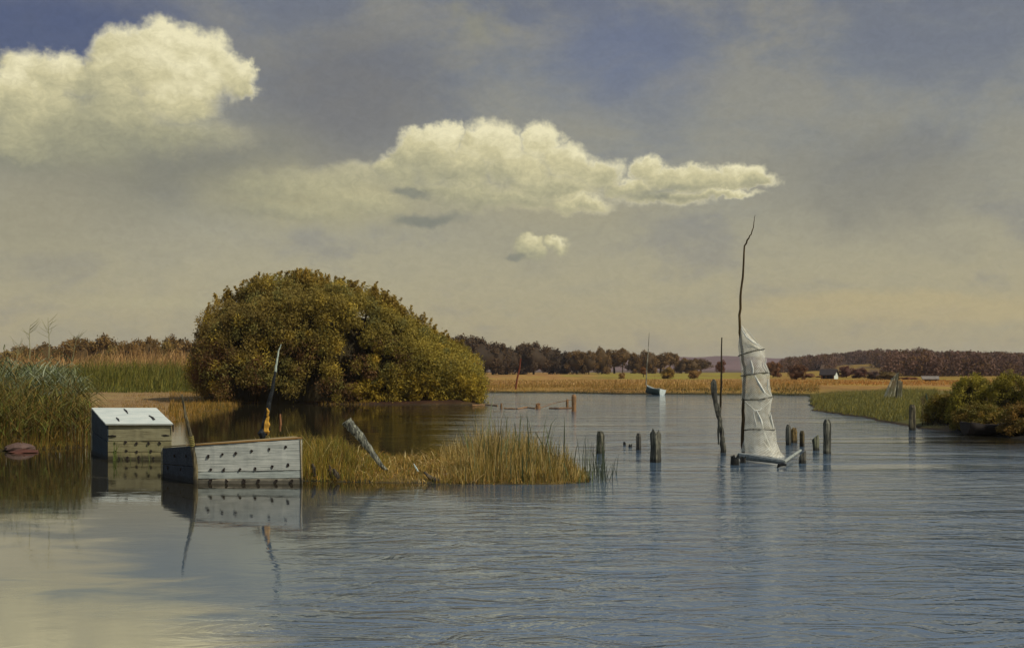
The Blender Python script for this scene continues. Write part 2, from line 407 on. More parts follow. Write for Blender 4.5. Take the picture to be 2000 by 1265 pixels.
co = geopos(nt2); n1_ = noise(nt2, co, .8, 6, .65); n2_ = noise(nt2, vmath(nt2, 'MULTIPLY', co, (1, .35, 1)), .09, 5, .6); n3_ = noise(nt2, co, 9, 4, .7)
k = (n1_.step(.25, .75, .72, 1.28)) * (n2_.step(.3, .7, .82, 1.18)) * n3_.step(.2, .8, .8, 1.2)
cc = mixc(nt2, 1.0, attr(nt2), vec(nt2, k, k, k), 'MULTIPLY')
cc = mixc(nt2, n2_.step(.45, .65, 0, .6), cc, mixc(nt2, 1.0, cc, (.8, 1.15, .6, 1), 'MULTIPLY'))
nt2.links.new(cc, b.inputs['Base Color']); b.inputs['Roughness'].default_value = .9; b.inputs['Specular IOR Level'].default_value = .15
bump(nt2, b, n1_ + n3_ * .3, .15, .8); M_GROUND = m
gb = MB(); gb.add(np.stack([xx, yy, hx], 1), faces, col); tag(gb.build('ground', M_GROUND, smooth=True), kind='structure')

# far purple-brown ridge beyond the woods
hb = MB(); px_ = np.linspace(-1300, 3400, 240); prof = []
for p in px_:
    t = 699 - 5 * math.exp(-((p - 1480) / 60) ** 2) - 3 * math.sin(p * .011) - 2 * math.sin(p * .037) + (8 if p < 1300 else 0) + random.uniform(-.5, .5)
    prof.append(t)
vs = []
for d, k in ((1700, -1), (1900, .55), (2200, 1.0), (2600, .8), (3000, -1)):
    for p, t in zip(px_, prof):
        q = dp(p, t, 2200); z = q.z * k if k > 0 else -2; vs.append((q.x * d / 2200, d, z + (mnoise.noise(Vector((p * .02, d * .01, 0))) * 2 if k > 0 else 0)))
n = len(px_); hb.add(vs, [[j * n + i, j * n + i + 1, (j + 1) * n + i + 1, (j + 1) * n + i] for j in range(4) for i in range(n - 1)], L(112,88,84))
m, nt2, b = mat('far_hill'); nn = noise(nt2, geopos(nt2), .02, 6, .7); k = nn.step(.3, .7, .75, 1.25)
nt2.links.new(mixc(nt2, 1.0, attr(nt2), vec(nt2, k, k, k), 'MULTIPLY'), b.inputs['Base Color']); b.inputs['Roughness'].default_value = 1; b.inputs['Specular IOR Level'].default_value = 0
tag(hb.build('hills', m, smooth=True), kind='structure')

# ------------------------------------------------------------------ water
m, nt2, b = mat('river_water'); co = geopos(nt2); s = nt2.nodes.new('ShaderNodeSeparateXYZ'); nt2.links.new(co, s.inputs[0])
X2, Y2 = E(nt2, s.outputs[0]), E(nt2, s.outputs[1])
pat = noise(nt2, vmath(nt2, 'MULTIPLY', co, (.16, .10, 1)), 1.0, 4, .6, .6)
side = X2 + (Y2 * .10)                                                  # sheltered water to the left, breeze to the right
wind = ((side + (pat - .5) * 9.0).step(-2.4, 5.5)) * pat.step(.25, .55, .55, 1.0)
near = Y2.step(9, 21, 1, 0) * (X2 + (pat - .5) * 3.0).step(-2.8, .2)
lee = (X2 + (pat - .5) * 2.0).step(-7.0, -5.0) * (X2 + (pat - .5) * 2.0).step(2.2, .2) * Y2.step(15.6, 17.6) * Y2.step(30, 24)   # calm in the lee of the spit
lanes = noise(nt2, vmath(nt2, 'MULTIPLY', co, (.07, .42, 1)), 1.0, 4, .6, .8).step(.36, .58, .28, 1.15)
wind = wind * lanes
gust = (wind.maxi(near * .8) * (lee * -.85 + 1.0))._m('MAXIMUM', .05)
r1 = noise(nt2, vmath(nt2, 'MULTIPLY', co, (1.0, 1.7, 1)), 1.9, 4, .6, 1.1)
r2 = noise(nt2, vmath(nt2, 'MULTIPLY', co, (1.0, 1.7, 1)), .75, 2, .5, .4)
r4 = noise(nt2, vmath(nt2, 'MULTIPLY', co, (.8, 1.5, 1)), 1.5, 3, .6, 1.2)
r3 = noise(nt2, vmath(nt2, 'MULTIPLY', co, (1.0, 1.6, 1)), 9.0, 2, .5, .2)
hgt = (r1 * .022 + r2 * .040 + r3 * .0022) * gust + r4 * .055 * near
bp = nt2.nodes.new('ShaderNodeBump'); bp.inputs['Distance'].default_value = 1.0; bp.inputs['Strength'].default_value = 1.0
nt2.links.new(hgt.s, bp.inputs['Height'])
nt2.links.new(bp.outputs[0], b.inputs['Normal'])
b.inputs['IOR'].default_value = 4.0
# muddy shallows round the spit and inlet, dark reflections painted in as well; bluish channel elsewhere
shal_refl = (X2 + (pat - .5) * 5.0 + Y2 * .03).step(.8, -1.0) * (Y2 + (pat - .5) * 2.0).step(15.5, 18.0) * Y2.step(60, 75, 1, 0)
shal_refl = shal_refl.maxi((X2 + (pat - .5) * 3 + Y2 * .1).step(.5, -2.5) * (Y2 + (pat - .5) * 4).step(9.5, 16.5))
shal_refl = shal_refl.maxi((X2 + (pat - .5) * 3 - Y2 * .36).step(-1.5, 2.0) * Y2.step(24, 29))
wcol = mixc(nt2, shal_refl, lin(76,94,110), lin(42,38,26))
# pale cloud reflection painted into the water colour in the near left corner
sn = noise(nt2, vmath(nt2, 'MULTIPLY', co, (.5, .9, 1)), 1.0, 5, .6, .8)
cloud_refl = (X2 + Y2 * .60 + (sn - .5) * 5.5).step(3.3, 1.7) * (Y2 + (sn - .5) * 5.0).step(16.5, 13.0)
nt2.links.new(mixc(nt2, cloud_refl * .9, wcol, lin(154,146,120)), b.inputs['Base Color'])
rg = gust.step(0, 1, .02, .07); nt2.links.new(rg.s, b.inputs['Roughness'])
M_WATER = m
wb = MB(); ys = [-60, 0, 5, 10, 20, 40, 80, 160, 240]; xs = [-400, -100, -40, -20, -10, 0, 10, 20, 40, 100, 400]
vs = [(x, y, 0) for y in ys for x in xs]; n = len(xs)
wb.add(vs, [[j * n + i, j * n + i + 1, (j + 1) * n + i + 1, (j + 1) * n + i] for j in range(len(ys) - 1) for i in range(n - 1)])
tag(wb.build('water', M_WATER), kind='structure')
# the ground sheet starts in front of the camera; a bed continues it underneath

# ------------------------------------------------------------------ foliage generators
def rdir(n): v = RNG.normal(size=(n, 3)); return v / np.linalg.norm(v, axis=1)[:, None]
def leaves(mb, cen, rad, nper, size, cols, aspect=.4, shell=.5, flat=(1, 1, 1), up=.0, jitter=.18):
    """leaf-sized quads spread through clumps"""
    cen = np.asarray(cen, float); K_ = len(cen); n = K_ * nper
    ci = np.repeat(np.arange(K_), nper); d = rdir(n); r = (shell + (1 - shell) * RNG.random(n)) ** .8 * (.75 + .5 * RNG.random(n))
    p = cen[ci] + d * (r * np.asarray(rad)[ci])[:, None] * np.array(flat)
    t = rdir(n) + np.array([0, 0, up]); t /= np.linalg.norm(t, axis=1)[:, None]
    nn = d * .9 + rdir(n) * .8; bvec = np.cross(t, nn); bvec /= np.linalg.norm(bvec, axis=1)[:, None] + 1e-9
    sz = size * (.6 + .8 * RNG.random(n))[:, None]; bvec = bvec * sz * aspect * .5; t = t * sz * .5
    v = np.stack([p - t, p + bvec, p + t, p - bvec], 1).reshape(-1, 3)
    c = np.asarray(cols, float)[ci] * (1 + RNG.normal(0, jitter, n))[:, None].clip(.4, 1.8); c = np.repeat(c, 4, 0)
    mb.add(v, np.arange(n * 4).reshape(-1, 4), c.clip(0.002, 1))
def blades(mb, base, h, wd, lean, cols, bend=.35):
    """tapering bent blades; base (n,3), lean (n,2) sideways offset of the tip"""
    n = len(base); base = np.asarray(base, float); a = RNG.uniform(0, 2 * np.pi, n); wv = np.stack([np.cos(a), np.sin(a) * .6, np.zeros(n)], 1) * (wd * .5)[:, None]
    up = np.stack([np.zeros(n), np.zeros(n), h], 1); ln = np.concatenate([lean, np.zeros((n, 1))], 1)
    P1 = base + up * .38 + ln * .16; P2 = base + up * .75 + ln * .52; P3 = base + up + ln; P3[:, 2] -= np.hypot(*lean.T) * bend
    v = np.stack([base - wv, base + wv, P1 - wv * .85, P1 + wv * .85, P2 - wv * .5, P2 + wv * .5, P3], 1).reshape(-1, 3)
    i = (np.arange(n) * 7)[:, None]; c = np.repeat(cols, 7, 0)
    k0 = mb.n; mb.add(v, np.concatenate([i + [0, 1, 3, 2], i + [2, 3, 5, 4]]), c)
    mb.f.append((i + [4, 5, 6] + k0, 0))
def scatter(n, u0, u1, y0, y1):
    """points whose bearing lies between photo columns u0..u1 and distance y0..y1"""
    uu = RNG.uniform(u0, u1, n); d = RNG.uniform(y0 ** .5, y1 ** .5, n) ** 2; return (uu - 1000) / F * d, d
def pick(n, pal, w=None):
    pal = np.array(pal); i = RNG.choice(len(pal), n, p=w); return pal[i] * (1 + RNG.normal(0, .14, n))[:, None].clip(.5, 1.6)

# ------------------------------------------------------------------ the willow
wx0, wx1 = 378, 948
top_pts = [(378,715),(390,655),(402,612),(425,585),(455,570),(490,552),(515,545),(560,535),(600,534),(640,545),(690,556),(735,566),(770,588),(800,612),(830,630),(865,658),(900,676),(925,695),(945,735),(950,790)]
WD = dist_at(789)
wroot = empty('willow_bush', gp(640, 789)); wroot.location.y = WD + 3.5
tag(wroot, 'huge rounded olive-brown willow bush at the water edge, leafing down to the water', 'bush')
cb = MB(); cen, rad, cl = [], [], []
def wtop(px): return np.interp(px, [p[0] for p in top_pts], [p[1] for p in top_pts])
for i in range(960):
    px = random.uniform(wx0 + 8, wx1 - 10); th = random.random() ** .85 * math.pi * .62
    tt = (px - 663) / 290; hw = 4.6 * math.sqrt(max(.04, 1 - tt * tt)) + .6
    Ht = (HOR - wtop(px)) / F * (WD + 3.5) + CH
    lump = 1 + .24 * mnoise.noise(Vector((px * .014, th * 2.4, 1.7))) + .12 * mnoise.noise(Vector((px * .045, th * 6, 4.7))); hw *= lump; Ht *= .45 + .55 * min(1.10, lump)
    if i < 840 and mnoise.noise(Vector((px * .026, th * 4.2, 9.3))) < -.30 and th > .3: continue
    r = random.uniform(.3, .85)
    if i > 840: r = .3
    yv = WD + 4.2 - math.cos(th) * hw
    zz = (Ht - r * .85) * math.sin(th) ** .62 * random.uniform(.9, 1.0)
    x = (px - 1000) / F * (WD + 3.5)
    if px < 440: zz = max(zz, .6)
    zz = max(zz, .35 if px > 600 else .7)
    cen.append((x, max(yv, WD + .3), zz)); rad.append(r)
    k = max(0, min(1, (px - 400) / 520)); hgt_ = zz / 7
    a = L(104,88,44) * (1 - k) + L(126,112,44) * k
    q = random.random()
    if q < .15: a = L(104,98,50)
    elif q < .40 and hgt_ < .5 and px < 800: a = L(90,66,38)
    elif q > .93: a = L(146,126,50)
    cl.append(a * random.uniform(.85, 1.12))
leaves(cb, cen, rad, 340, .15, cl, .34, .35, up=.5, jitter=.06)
# shoots that stand out of the outline
sh_c, sh_r, sh_k = [], [], []
for px, hh in [(502,16),(470,14),(425,10),(408,12),(555,5),(585,8),(612,9),(640,8),(660,8),(700,8),(725,12),(735,10),(752,12),(770,12),(800,14),(832,20),(838,14),(868,8),(890,6),(925,5),(450,12),(438,8),(395,10)] + [(random.uniform(392, 935), random.uniform(3, 10)) for _ in range(90)]:
    x = (px - 1000) / F * (WD + 3.5); z0 = (HOR - wtop(px)) / F * (WD + 3.5) + CH; up_ = hh / F * (WD + 3.5)
    lx = random.uniform(-.25, .35)
    for j in range(8):
        t = j / 7; sh_c.append((x + lx * t * t, WD + 3.5 + random.uniform(-.3, .3), z0 - .45 + (up_ + .45) * t)); sh_r.append(.20 * (1 - t * .6)); sh_k.append(L(122,102,44))
leaves(cb, sh_c, sh_r, 14, .16, sh_k, .35, .2, up=.6)
# hanging sprays over the water on the right
sp_c, sp_r, sp_k = [], [], []
for i in range(130):
    px = random.uniform(700, 946); x = (px - 1000) / F * (WD + 1.2); z0 = random.uniform(.3, 1.7)
    for j in range(4): sp_c.append((x + random.uniform(-.1, .1), WD + random.uniform(-.2, 1.8), z0 - j * .22)); sp_r.append(.26); sp_k.append(L(134,114,38) * random.uniform(.8, 1.1))
leaves(cb, [c for c in sp_c if c[2] > .05], [.26] * sum(c[2] > .05 for c in sp_c), 22, .2, [k for k, c in zip(sp_k, sp_c) if c[2] > .05], .3, .2, up=-.7)
crown = cb.build('crown', M_LEAF, wroot)
# inner foliage mass: shaded leaves behind the outer clumps
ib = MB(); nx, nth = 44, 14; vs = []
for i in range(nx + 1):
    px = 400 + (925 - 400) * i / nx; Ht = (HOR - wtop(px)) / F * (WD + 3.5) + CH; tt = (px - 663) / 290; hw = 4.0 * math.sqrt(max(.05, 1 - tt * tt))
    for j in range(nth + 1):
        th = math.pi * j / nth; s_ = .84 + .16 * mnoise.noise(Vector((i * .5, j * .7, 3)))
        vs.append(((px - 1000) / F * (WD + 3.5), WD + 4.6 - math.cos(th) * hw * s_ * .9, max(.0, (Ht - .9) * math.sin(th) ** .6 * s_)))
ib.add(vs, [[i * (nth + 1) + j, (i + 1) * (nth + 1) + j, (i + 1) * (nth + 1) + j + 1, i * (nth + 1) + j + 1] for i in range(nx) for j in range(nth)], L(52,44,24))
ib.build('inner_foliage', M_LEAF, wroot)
tb = MB()
for i in range(26):
    x0 = random.uniform(460, 880); bx = (random.uniform(560, 780) - 1000) / F * (WD + 3.5); tx = (x0 - 1000) / F * (WD + 3.5); Ht = (HOR - wtop(x0)) / F * (WD + 3.5) + CH
    tb.tube([(bx, WD + 3.3, .1), ((bx * 2 + tx) / 3 + .2, WD + 2.8, Ht * .35), (tx, WD + 3.4, Ht * .9)], [.14, .09, .02], 6, L(140,120,90) * 2)
tb.build('branches', M_BARK, wroot)

# ------------------------------------------------------------------ distant trees
def tree_template(seed, kind):
    random.seed(seed); r = empty('tree', (0, 0, 0))
    cb = MB(); cen, rad, cl = [], [], []; core = MB()
    nL = {'round': 26, 'tall': 22, 'bushy': 30}[kind]
    for i in range(nL):
        a = random.uniform(0, 2 * math.pi); q = random.random() ** .5
        if kind == 'tall': hr, zc, zs = .22, .58, .36
        elif kind == 'round': hr, zc, zs = .36, .62, .26
        else: hr, zc, zs = .44, .44, .42
        ph = random.uniform(-1, 1); cr = math.sqrt(1 - ph * ph * (.8 if ph > 0 else .35))
        cen.append((math.cos(a) * hr * cr * q, math.sin(a) * hr * cr * q, zc + ph * zs * .85)); rad.append(random.uniform(.09, .15)); cl.append(np.ones(3) * random.uniform(.7, 1.2))
    leaves(cb, cen, rad, 170, .042, cl, .7, .45)
    o = cb.build('crown', M_TREE, r)
    # inner mass so that the middle of the crown is closed
    vs = []; nu, nv = 14, 9
    hr_, zc, zs = {'tall': (.2, .57, .38), 'round': (.36, .61, .28), 'bushy': (.42, .42, .42)}[kind]
    for j in range(nv + 1):
        for i in range(nu):
            th = 2 * math.pi * i / nu; ph = math.pi * j / nv; k = .74 + .3 * mnoise.noise(Vector((math.cos(th) * 2 + seed, math.sin(th) * 2, ph * 2)))
            vs.append((math.cos(th) * math.sin(ph) * hr_ * k, math.sin(th) * math.sin(ph) * hr_ * k, zc - math.cos(ph) * zs * k))
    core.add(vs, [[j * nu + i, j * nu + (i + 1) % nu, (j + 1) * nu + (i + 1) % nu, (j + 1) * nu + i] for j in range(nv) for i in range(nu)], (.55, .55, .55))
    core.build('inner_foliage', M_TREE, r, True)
    tk = MB(); tk.tube([(0, 0, -.03), (.01, 0, .25), (-.01, .01, .55)], [.03, .022, .01], 7, (1, 1, 1))
    for k in range(4):
        a = k * 1.6; tk.tube([(0, 0, .25 + .05 * k), (math.cos(a) * .15, math.sin(a) * .15, .5 + .05 * k)], [.015, .005], 5, (1, 1, 1))
    tk.build('trunk', M_BARK, r); return r
KINDS = ['bushy', 'bushy', 'bushy', 'bushy', 'tall', 'round', 'bushy']
TPL = [tree_template(20 + i, k) for i, k in enumerate(KINDS)]
used = set()
def place_tree(x, ytop, wpx, d, tpl, colr, label, group, cat='tree', base=None, name='tree'):
    z0 = z_at((x - 1000) / F * d, d); p = dp(x, ytop, d); H = p.z - z0
    t = TPL[tpl]; wdt = wpx / F * d
    if tpl in used:
        r = t.copy(); COL.objects.link(r)
        ch = [c.copy() for c in t.children if c.type == 'MESH']
        for c in ch: COL.objects.link(c); c.parent = r
    else: used.add(tpl); r = t; ch = list(t.children)
    r.name = name
    nat = {'round': .8, 'tall': .5, 'bushy': .95}[KINDS[tpl]]
    r.location = (p.x, d, z0); r.scale = (wdt / nat * 1.08, wdt / nat * 1.08, H * 1.02); r.rotation_euler = (0, 0, random.uniform(0, 6.28))
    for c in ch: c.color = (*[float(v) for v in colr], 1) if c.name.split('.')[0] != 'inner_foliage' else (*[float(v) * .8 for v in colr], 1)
    tag(r, label, cat, group); return r
ORD = ['first', 'second', 'third', 'fourth', 'fifth', 'sixth', 'seventh', 'eighth', 'ninth', 'tenth', 'eleventh', 'twelfth', 'thirteenth', 'fourteenth', 'fifteenth', 'sixteenth', 'seventeenth', 'eighteenth', 'nineteenth', 'twentieth', 'twenty-first', 'twenty-second', 'twenty-third', 'twenty-fourth']
random.seed(5)
LEFT = [(18,676,56),(52,668,60),(88,658,66),(118,668,46),(152,648,72),(192,645,70),(222,658,50),(256,650,52),(290,646,50),(318,656,46),(352,642,66),(392,650,60),(420,660,50),(-45,680,70)]
for i, (x, yt, wd_) in enumerate(LEFT[:-1]):
    c = L(98,76,38) if i % 3 else L(106,88,42)
    place_tree(x, yt, wd_ * 1.15, 190 + random.uniform(-12, 14), i % 4, c * random.uniform(.85, 1.1), f'rusty brown round-crowned tree, {ORD[i]} from the left, behind the left reed belt', 'trees behind the left reeds')
place_tree(-45, 680, 80, 195, 1, L(96,60,36), 'rusty brown tree cut by the left edge behind the reeds', 'trees behind the left reeds')
MID = [(892,646,88),(934,650,66),(962,657,50),(988,664,46),(1016,664,44),(1042,659,52),(1072,667,44),(1098,679,36),(1126,679,40),(1150,678,30),(1175,669,32),(1200,682,30),(1216,676,28),(1240,684,30),(1267,676,28),(1290,688,30),(1309,685,26),(1331,696,28),(1350,695,26),(1368,700,30),(860,652,70)]
for i, (x, yt, wd_) in enumerate(MID[:-1]):
    d = 300 + i * 5 + random.uniform(-10, 10)
    c = (L(70,54,34) if x < 1110 else L(92,70,36)) * random.uniform(.85, 1.15)
    place_tree(x, yt, wd_ * 1.25, d, (i * 3 + 1) % 4 if x < 1160 else [5, 1, 2, 4][i % 4], c, f'dark brown tree, {ORD[i]} to the right of the willow along the wood', 'trees of the middle wood')
place_tree(862, 660, 80, 320, 2, L(70,46,36), 'dark brown tree half hidden behind the right shoulder of the willow', 'trees of the middle wood')
SM = [(1257,716,13,250,4,L(104,70,36),'narrow brown tree beside the mast of the beached boat'),
 (1305,712,26,215,2,L(122,98,44),'low olive bush in the field, right of the beached boat mast'),
 (1356,720,24,215,3,L(122,92,46),'low ochre bush in the field under the end of the wood'),
 (1214,725,12,215,2,L(116,88,44),'tiny round bush in the bright field left of the mast'),
 (1408,702,16,260,4,L(92,58,34),'lone round brown tree behind the thin upright pole'),
 (1466,706,26,280,2,L(104,72,58),'brown tree seen through the hanging net'),
 (1510,701,30,240,0,L(98,68,42),'round brown tree just right of the hanging net'),
 (1556,708,36,190,1,L(86,60,40),'wide brown tree left of the barn, tallest in the meadow'),
 (1580,727,20,230,3,L(120,84,60),'low reddish shrub between wide brown tree and barn'),
 (1653,711,26,235,0,L(88,56,44),'round dark tree touching the barn white gable'),
 (1678,715,28,225,2,L(84,54,42),'dark tree second to the right of the barn'),
 (1708,722,26,205,3,L(72,52,44),'dark low tree left of the two drying nets'),
 (1738,722,40,200,2,L(92,74,36),'broad olive tree behind the two drying nets'),
 (1775,735,34,200,3,L(110,70,42),'low rusty shrub right of the two drying nets'),
 (1600,733,12,240,3,L(118,88,56),'small tawny shrub in front of the barn end')]
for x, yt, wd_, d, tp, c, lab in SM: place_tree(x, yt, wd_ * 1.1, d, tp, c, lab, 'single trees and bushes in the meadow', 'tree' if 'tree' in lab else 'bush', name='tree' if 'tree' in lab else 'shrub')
bpy.context.view_layer.update()
for t in range(len(TPL)):
    if t not in used:
        for c in list(TPL[t].children): bpy.data.objects.remove(c)
        bpy.data.objects.remove(TPL[t])

# far wood on the right-hand hill (one mass)
fb = MB(); cen, rad, cl = [], [], []
def skyl(px): return np.interp(px, [1380,1450,1540,1580,1620,1660,1680,1740,1800,1830,1850,1900,1960,2000,2200,2600], [712,706,697,692,690,689,683,679,681,685,683,688,686,690,692,700])
for i in range(2600):
    px = random.uniform(1530, 2300); d = (260 if px > 1740 else 440) * (760 / (260 if px > 1740 else 440)) ** random.random()
    if px < 1720 and d < 450: continue
    if 1632 < px < 1705 and 450 < d < 540: continue
    x = (px - 1000) / F * d; z0 = z_at(x, d); zt = CH + (HOR - skyl(px) + 2 + 7 * mnoise.noise(Vector((px * .022, 5, 0))) + 3 * mnoise.noise(Vector((px * .08, 9, 0)))) / F * d
    k = random.uniform(.72, 1.0); H = min(7.5, zt - z0)
    H = (zt - z0 if d > 640 else min(7.0, zt - z0)) * k
    if H < 1.5: continue
    rr = random.uniform(1.6, 3.4)
    for j in range(3):
        cen.append((x + random.uniform(-1.5, 1.5), d + random.uniform(-1.5, 1.5), z0 + H * (.35 + .27 * j) - rr * .3)); rad.append(rr * (.9 - .2 * j)); cl.append((L(96,74,62) if random.random() < .7 else L(88,66,42)) * random.uniform(.88, 1.1))
leaves(fb, cen, rad, 55, .55, cl, .8, .5, jitter=.1)
# closed inner mass of the wood following the hill
gx = np.linspace(1600, 2350, 90); gd = 330 * (780 / 330) ** np.linspace(0, 1, 16); vs = []
for d in gd:
    for p in gx:
        x = (p - 1000) / F * d; z0 = z_at(x, d); zt = CH + (HOR - skyl(p)) / F * d
        h_ = min(5.0, (zt - z0) * .78) * (0 if (d == gd[0] or p == gx[0] or (p < 1750 and d < 455) or (1615 < p < 1750 and d < 565)) else 1) * (1 + .3 * mnoise.noise(Vector((x * .15, d * .15, 0)))); vs.append((x, d, z0 + max(-.3, h_)))
n = len(gx); fb.add(vs, [[j * n + i, j * n + i + 1, (j + 1) * n + i + 1, (j + 1) * n + i] for j in range(len(gd) - 1) for i in range(n - 1)], L(84,66,50))
tag(fb.build('woodland', m_foliage('far_wood_leaves', False, .35, 1.0, .04, .3, 1.55)), 'purple-brown autumn wood covering the low hill on the right', 'woodland', kind='stuff')

# ------------------------------------------------------------------ reeds and grass (uncountable)
def keep(x, y, hmin=.0): h = height(x, y); k = h > hmin; return x[k], y[k], h[k]
def field_(name, label, cat, parts, mat_=None):
    mb = MB()
    for (n, u0, u1, y0, y1, h0, h1, w_, ln, pal, hmin) in parts:
        x, y = scatter(n, u0, u1, y0, y1); x, y, z = keep(x, y, hmin); n_ = len(x)
        if not n_: continue
        clump = (.7 + .6 * vnoise(x, y, 1.2 * 30 / max(y0, 10), 4)) * (.5 + .95 * vnoise(x, y * 2.5, .16, 14))
        h = RNG.uniform(h0, h1, n_) * clump; lean = RNG.normal(0, ln, (n_, 2)) * h[:, None] + np.array([ln * .5, 0]) * h[:, None]
        blades(mb, np.stack([x, y, z - .03], 1), h, np.full(n_, w_) * RNG.uniform(.7, 1.3, n_), lean, pick(n_, pal))
    return tag(mb.build(name, mat_ or M_GRASS), label, cat, kind='stuff')
GRN = [L(98,98,38), L(84,88,34), L(114,108,46), L(72,76,32)]
OCH = [L(160,126,70), L(144,112,56), L(176,144,92), L(132,110,54)]
OLV = [L(134,106,40), L(112,92,36), L(150,112,44), L(96,86,38), L(160,124,66)]
field_('green_reed_belt', 'belt of fresh green reeds at the foot of the tall tawny reeds on the left', 'reeds', [
 (20000, -150, 445, 84, 97, .7, 1.9, .05, .2, GRN + [L(130,118,50), L(118,112,44)], .0), (1500, 150, 440, 80, 86, .3, .8, .05, .3, GRN, .0)])
field_('tawny_reed_belt', 'tall orange-tan plumed reeds behind the green reed belt on the left', 'reeds', [
 (15000, -250, 450, 97, 112, 1.5, 2.5, .06, .16, OCH + [L(176,138,100)], .0), (2600, -200, 430, 97, 104, 2.2, 3.2, .07, .2, [L(184,148,96), L(166,128,82)], .0)])
field_('far_bank_grass', 'ochre marsh grass along the far bank behind the channel', 'grass', [
 (26000, 930, 1600, 87, 125, .08, .30, .035, .6, OCH + OLV, .06), (500, 930, 1600, 92, 125, .4, .8, .05, .3, OCH + OLV, .06), (9000, 930, 1640, 125, 190, .12, .35, .08, .4, OCH, .04), (5000, 1100, 1600, 86, 97, .05, .18, .05, .5, [L(60,60,40), L(84,84,52), L(50,48,30)], .0),
 (8000, 1500, 2100, 125, 190, .12, .3, .08, .4, [L(170,118,54), L(150,108,48)], .04)])
field_('promontory_grass', 'soft green grass on the low point jutting from the right bank', 'grass', [
 (38000, 1575, 1830, 40, 84, .10, .34, .018, .4, [L(118,112,54), L(104,102,52), L(134,120,52), L(96,96,58)], .03),
 (7000, 1800, 2150, 37, 60, .2, .45, .03, .25, [L(96,86,40), L(80,70,34), L(66,50,34)], .05), (1500, 1780, 2000, 32, 37, .05, .18, .02, .4, [L(60,52,30), L(50,40,26)], .08)])
field_('marsh_flat_grass', 'short brown grass standing in the shallow flat behind the left box', 'grass', [
 (5000, 330, 470, 40, 82, .10, .35, .02, .15, OLV, -.25), (2600, 240, 420, 40, 82, .06, .2, .02, .2, OLV, -.1), (4000, 380, 520, 36, 70, .08, .3, .02, .2, OLV, -.5), (6000, 440, 720, 56, 64, .10, .3, .025, .15, OLV, -.6),
 (1500, 190, 350, 55, 84, .04, .12, .02, .2, [L(150,116,74), L(130,100,60)], .0)])
# spit
mbs = MB()
def spit_grass(n, u0, u1, h0, h1, w_, ln, pal, hmin=-.04):
    x, y = scatter(n, u0, u1, 18.2, 24.5); P_ = np.stack([x, y], 1); s_ = sdist(P_, spit); k = s_ > hmin; x, y = x[k], y[k]; z = height(x, y)
    uu = x / y * F + 1000; n_ = len(x)
    prof_ = np.interp(uu, [470, 585, 640, 700, 760, 830, 900, 960, 1050, 1100, 1150], [.7, .95, .95, .5, .3, .36, .75, 1.1, 1.0, .75, .4])
    prof_ *= np.interp(y, [18.2, 19.2, 20.5], [.45, .75, 1.05]) * (.75 + .5 * vnoise(x, y, 2.5, 6))
    h = RNG.uniform(h0, h1, n_) * prof_; lean = RNG.normal(0, ln, (n_, 2)) * h[:, None]
    blades(mbs, np.stack([x, y, z - .03], 1), h, np.full(n_, w_) * RNG.uniform(.6, 1.4, n_), lean, pick(n_, pal))
spit_grass(24000, 470, 1150, .15, .62, .012, .25, [L(142,118,50), L(122,106,46), L(160,132,64), L(104,100,46), L(116,90,42), L(90,88,42)])
spit_grass(4500, 860, 1150, .35, .85, .012, .13, [L(150,128,74), L(120,108,56), L(170,146,92)])
spit_grass(6000, 470, 760, .3, .6, .012, .2, [L(140,122,40), L(104,104,40), L(120,100,38)])
spit_grass(200, 900, 1160, .7, 1.3, .022, .2, [L(86,96,62), L(96,104,72), L(74,80,50)], -.25)
spit_grass(5000, 500, 1140, .1, .25, .016, .8, [L(176,132,56), L(190,156,92), L(150,108,46)])
spit_grass(420, 480, 1150, .15, .45, .013, .8, [L(84,76,44), L(120,100,56), L(60,54,36)], -.45)
spit_grass(2200, 690, 930, .25, .6, .014, 1.2, [L(166,130,62), L(196,168,112), L(136,102,46)])
spit_grass(160, 500, 1130, .5, .9, .012, .5, [L(216,196,140), L(190,170,110)])
tag(mbs.build('spit_grass', M_GRASS), 'golden brown marsh grass and sedge covering the low spit in mid-water', 'grass', kind='stuff')
# sedge standing in open water right of the spit
mb = MB(); n = 60; x = np.array([gp(u_, 930).x for u_ in RNG.uniform(1140, 1185, n)]); y = RNG.uniform(18.4, 20.6, n)
blades(mb, np.stack([x, y, np.full(n, -.1)], 1), RNG.uniform(.3, .95, n), np.full(n, .014), RNG.normal(0, .1, (n, 2)), pick(n, [L(70,78,54), L(54,60,46)]))
x = np.array([gp(u_, 925).x for u_ in RNG.uniform(1192, 1204, 7)]); blades(mb, np.stack([x, np.full(7, 20.), np.full(7, -.1)], 1), RNG.uniform(.3, .6, 7), np.full(7, .012), RNG.normal(0, .1, (7, 2)), pick(7, [L(70,78,64)]))
tag(mb.build('water_sedge', M_GRASS), 'sparse dark sedge stems in the water off the tip of the spit', 'grass', kind='stuff')
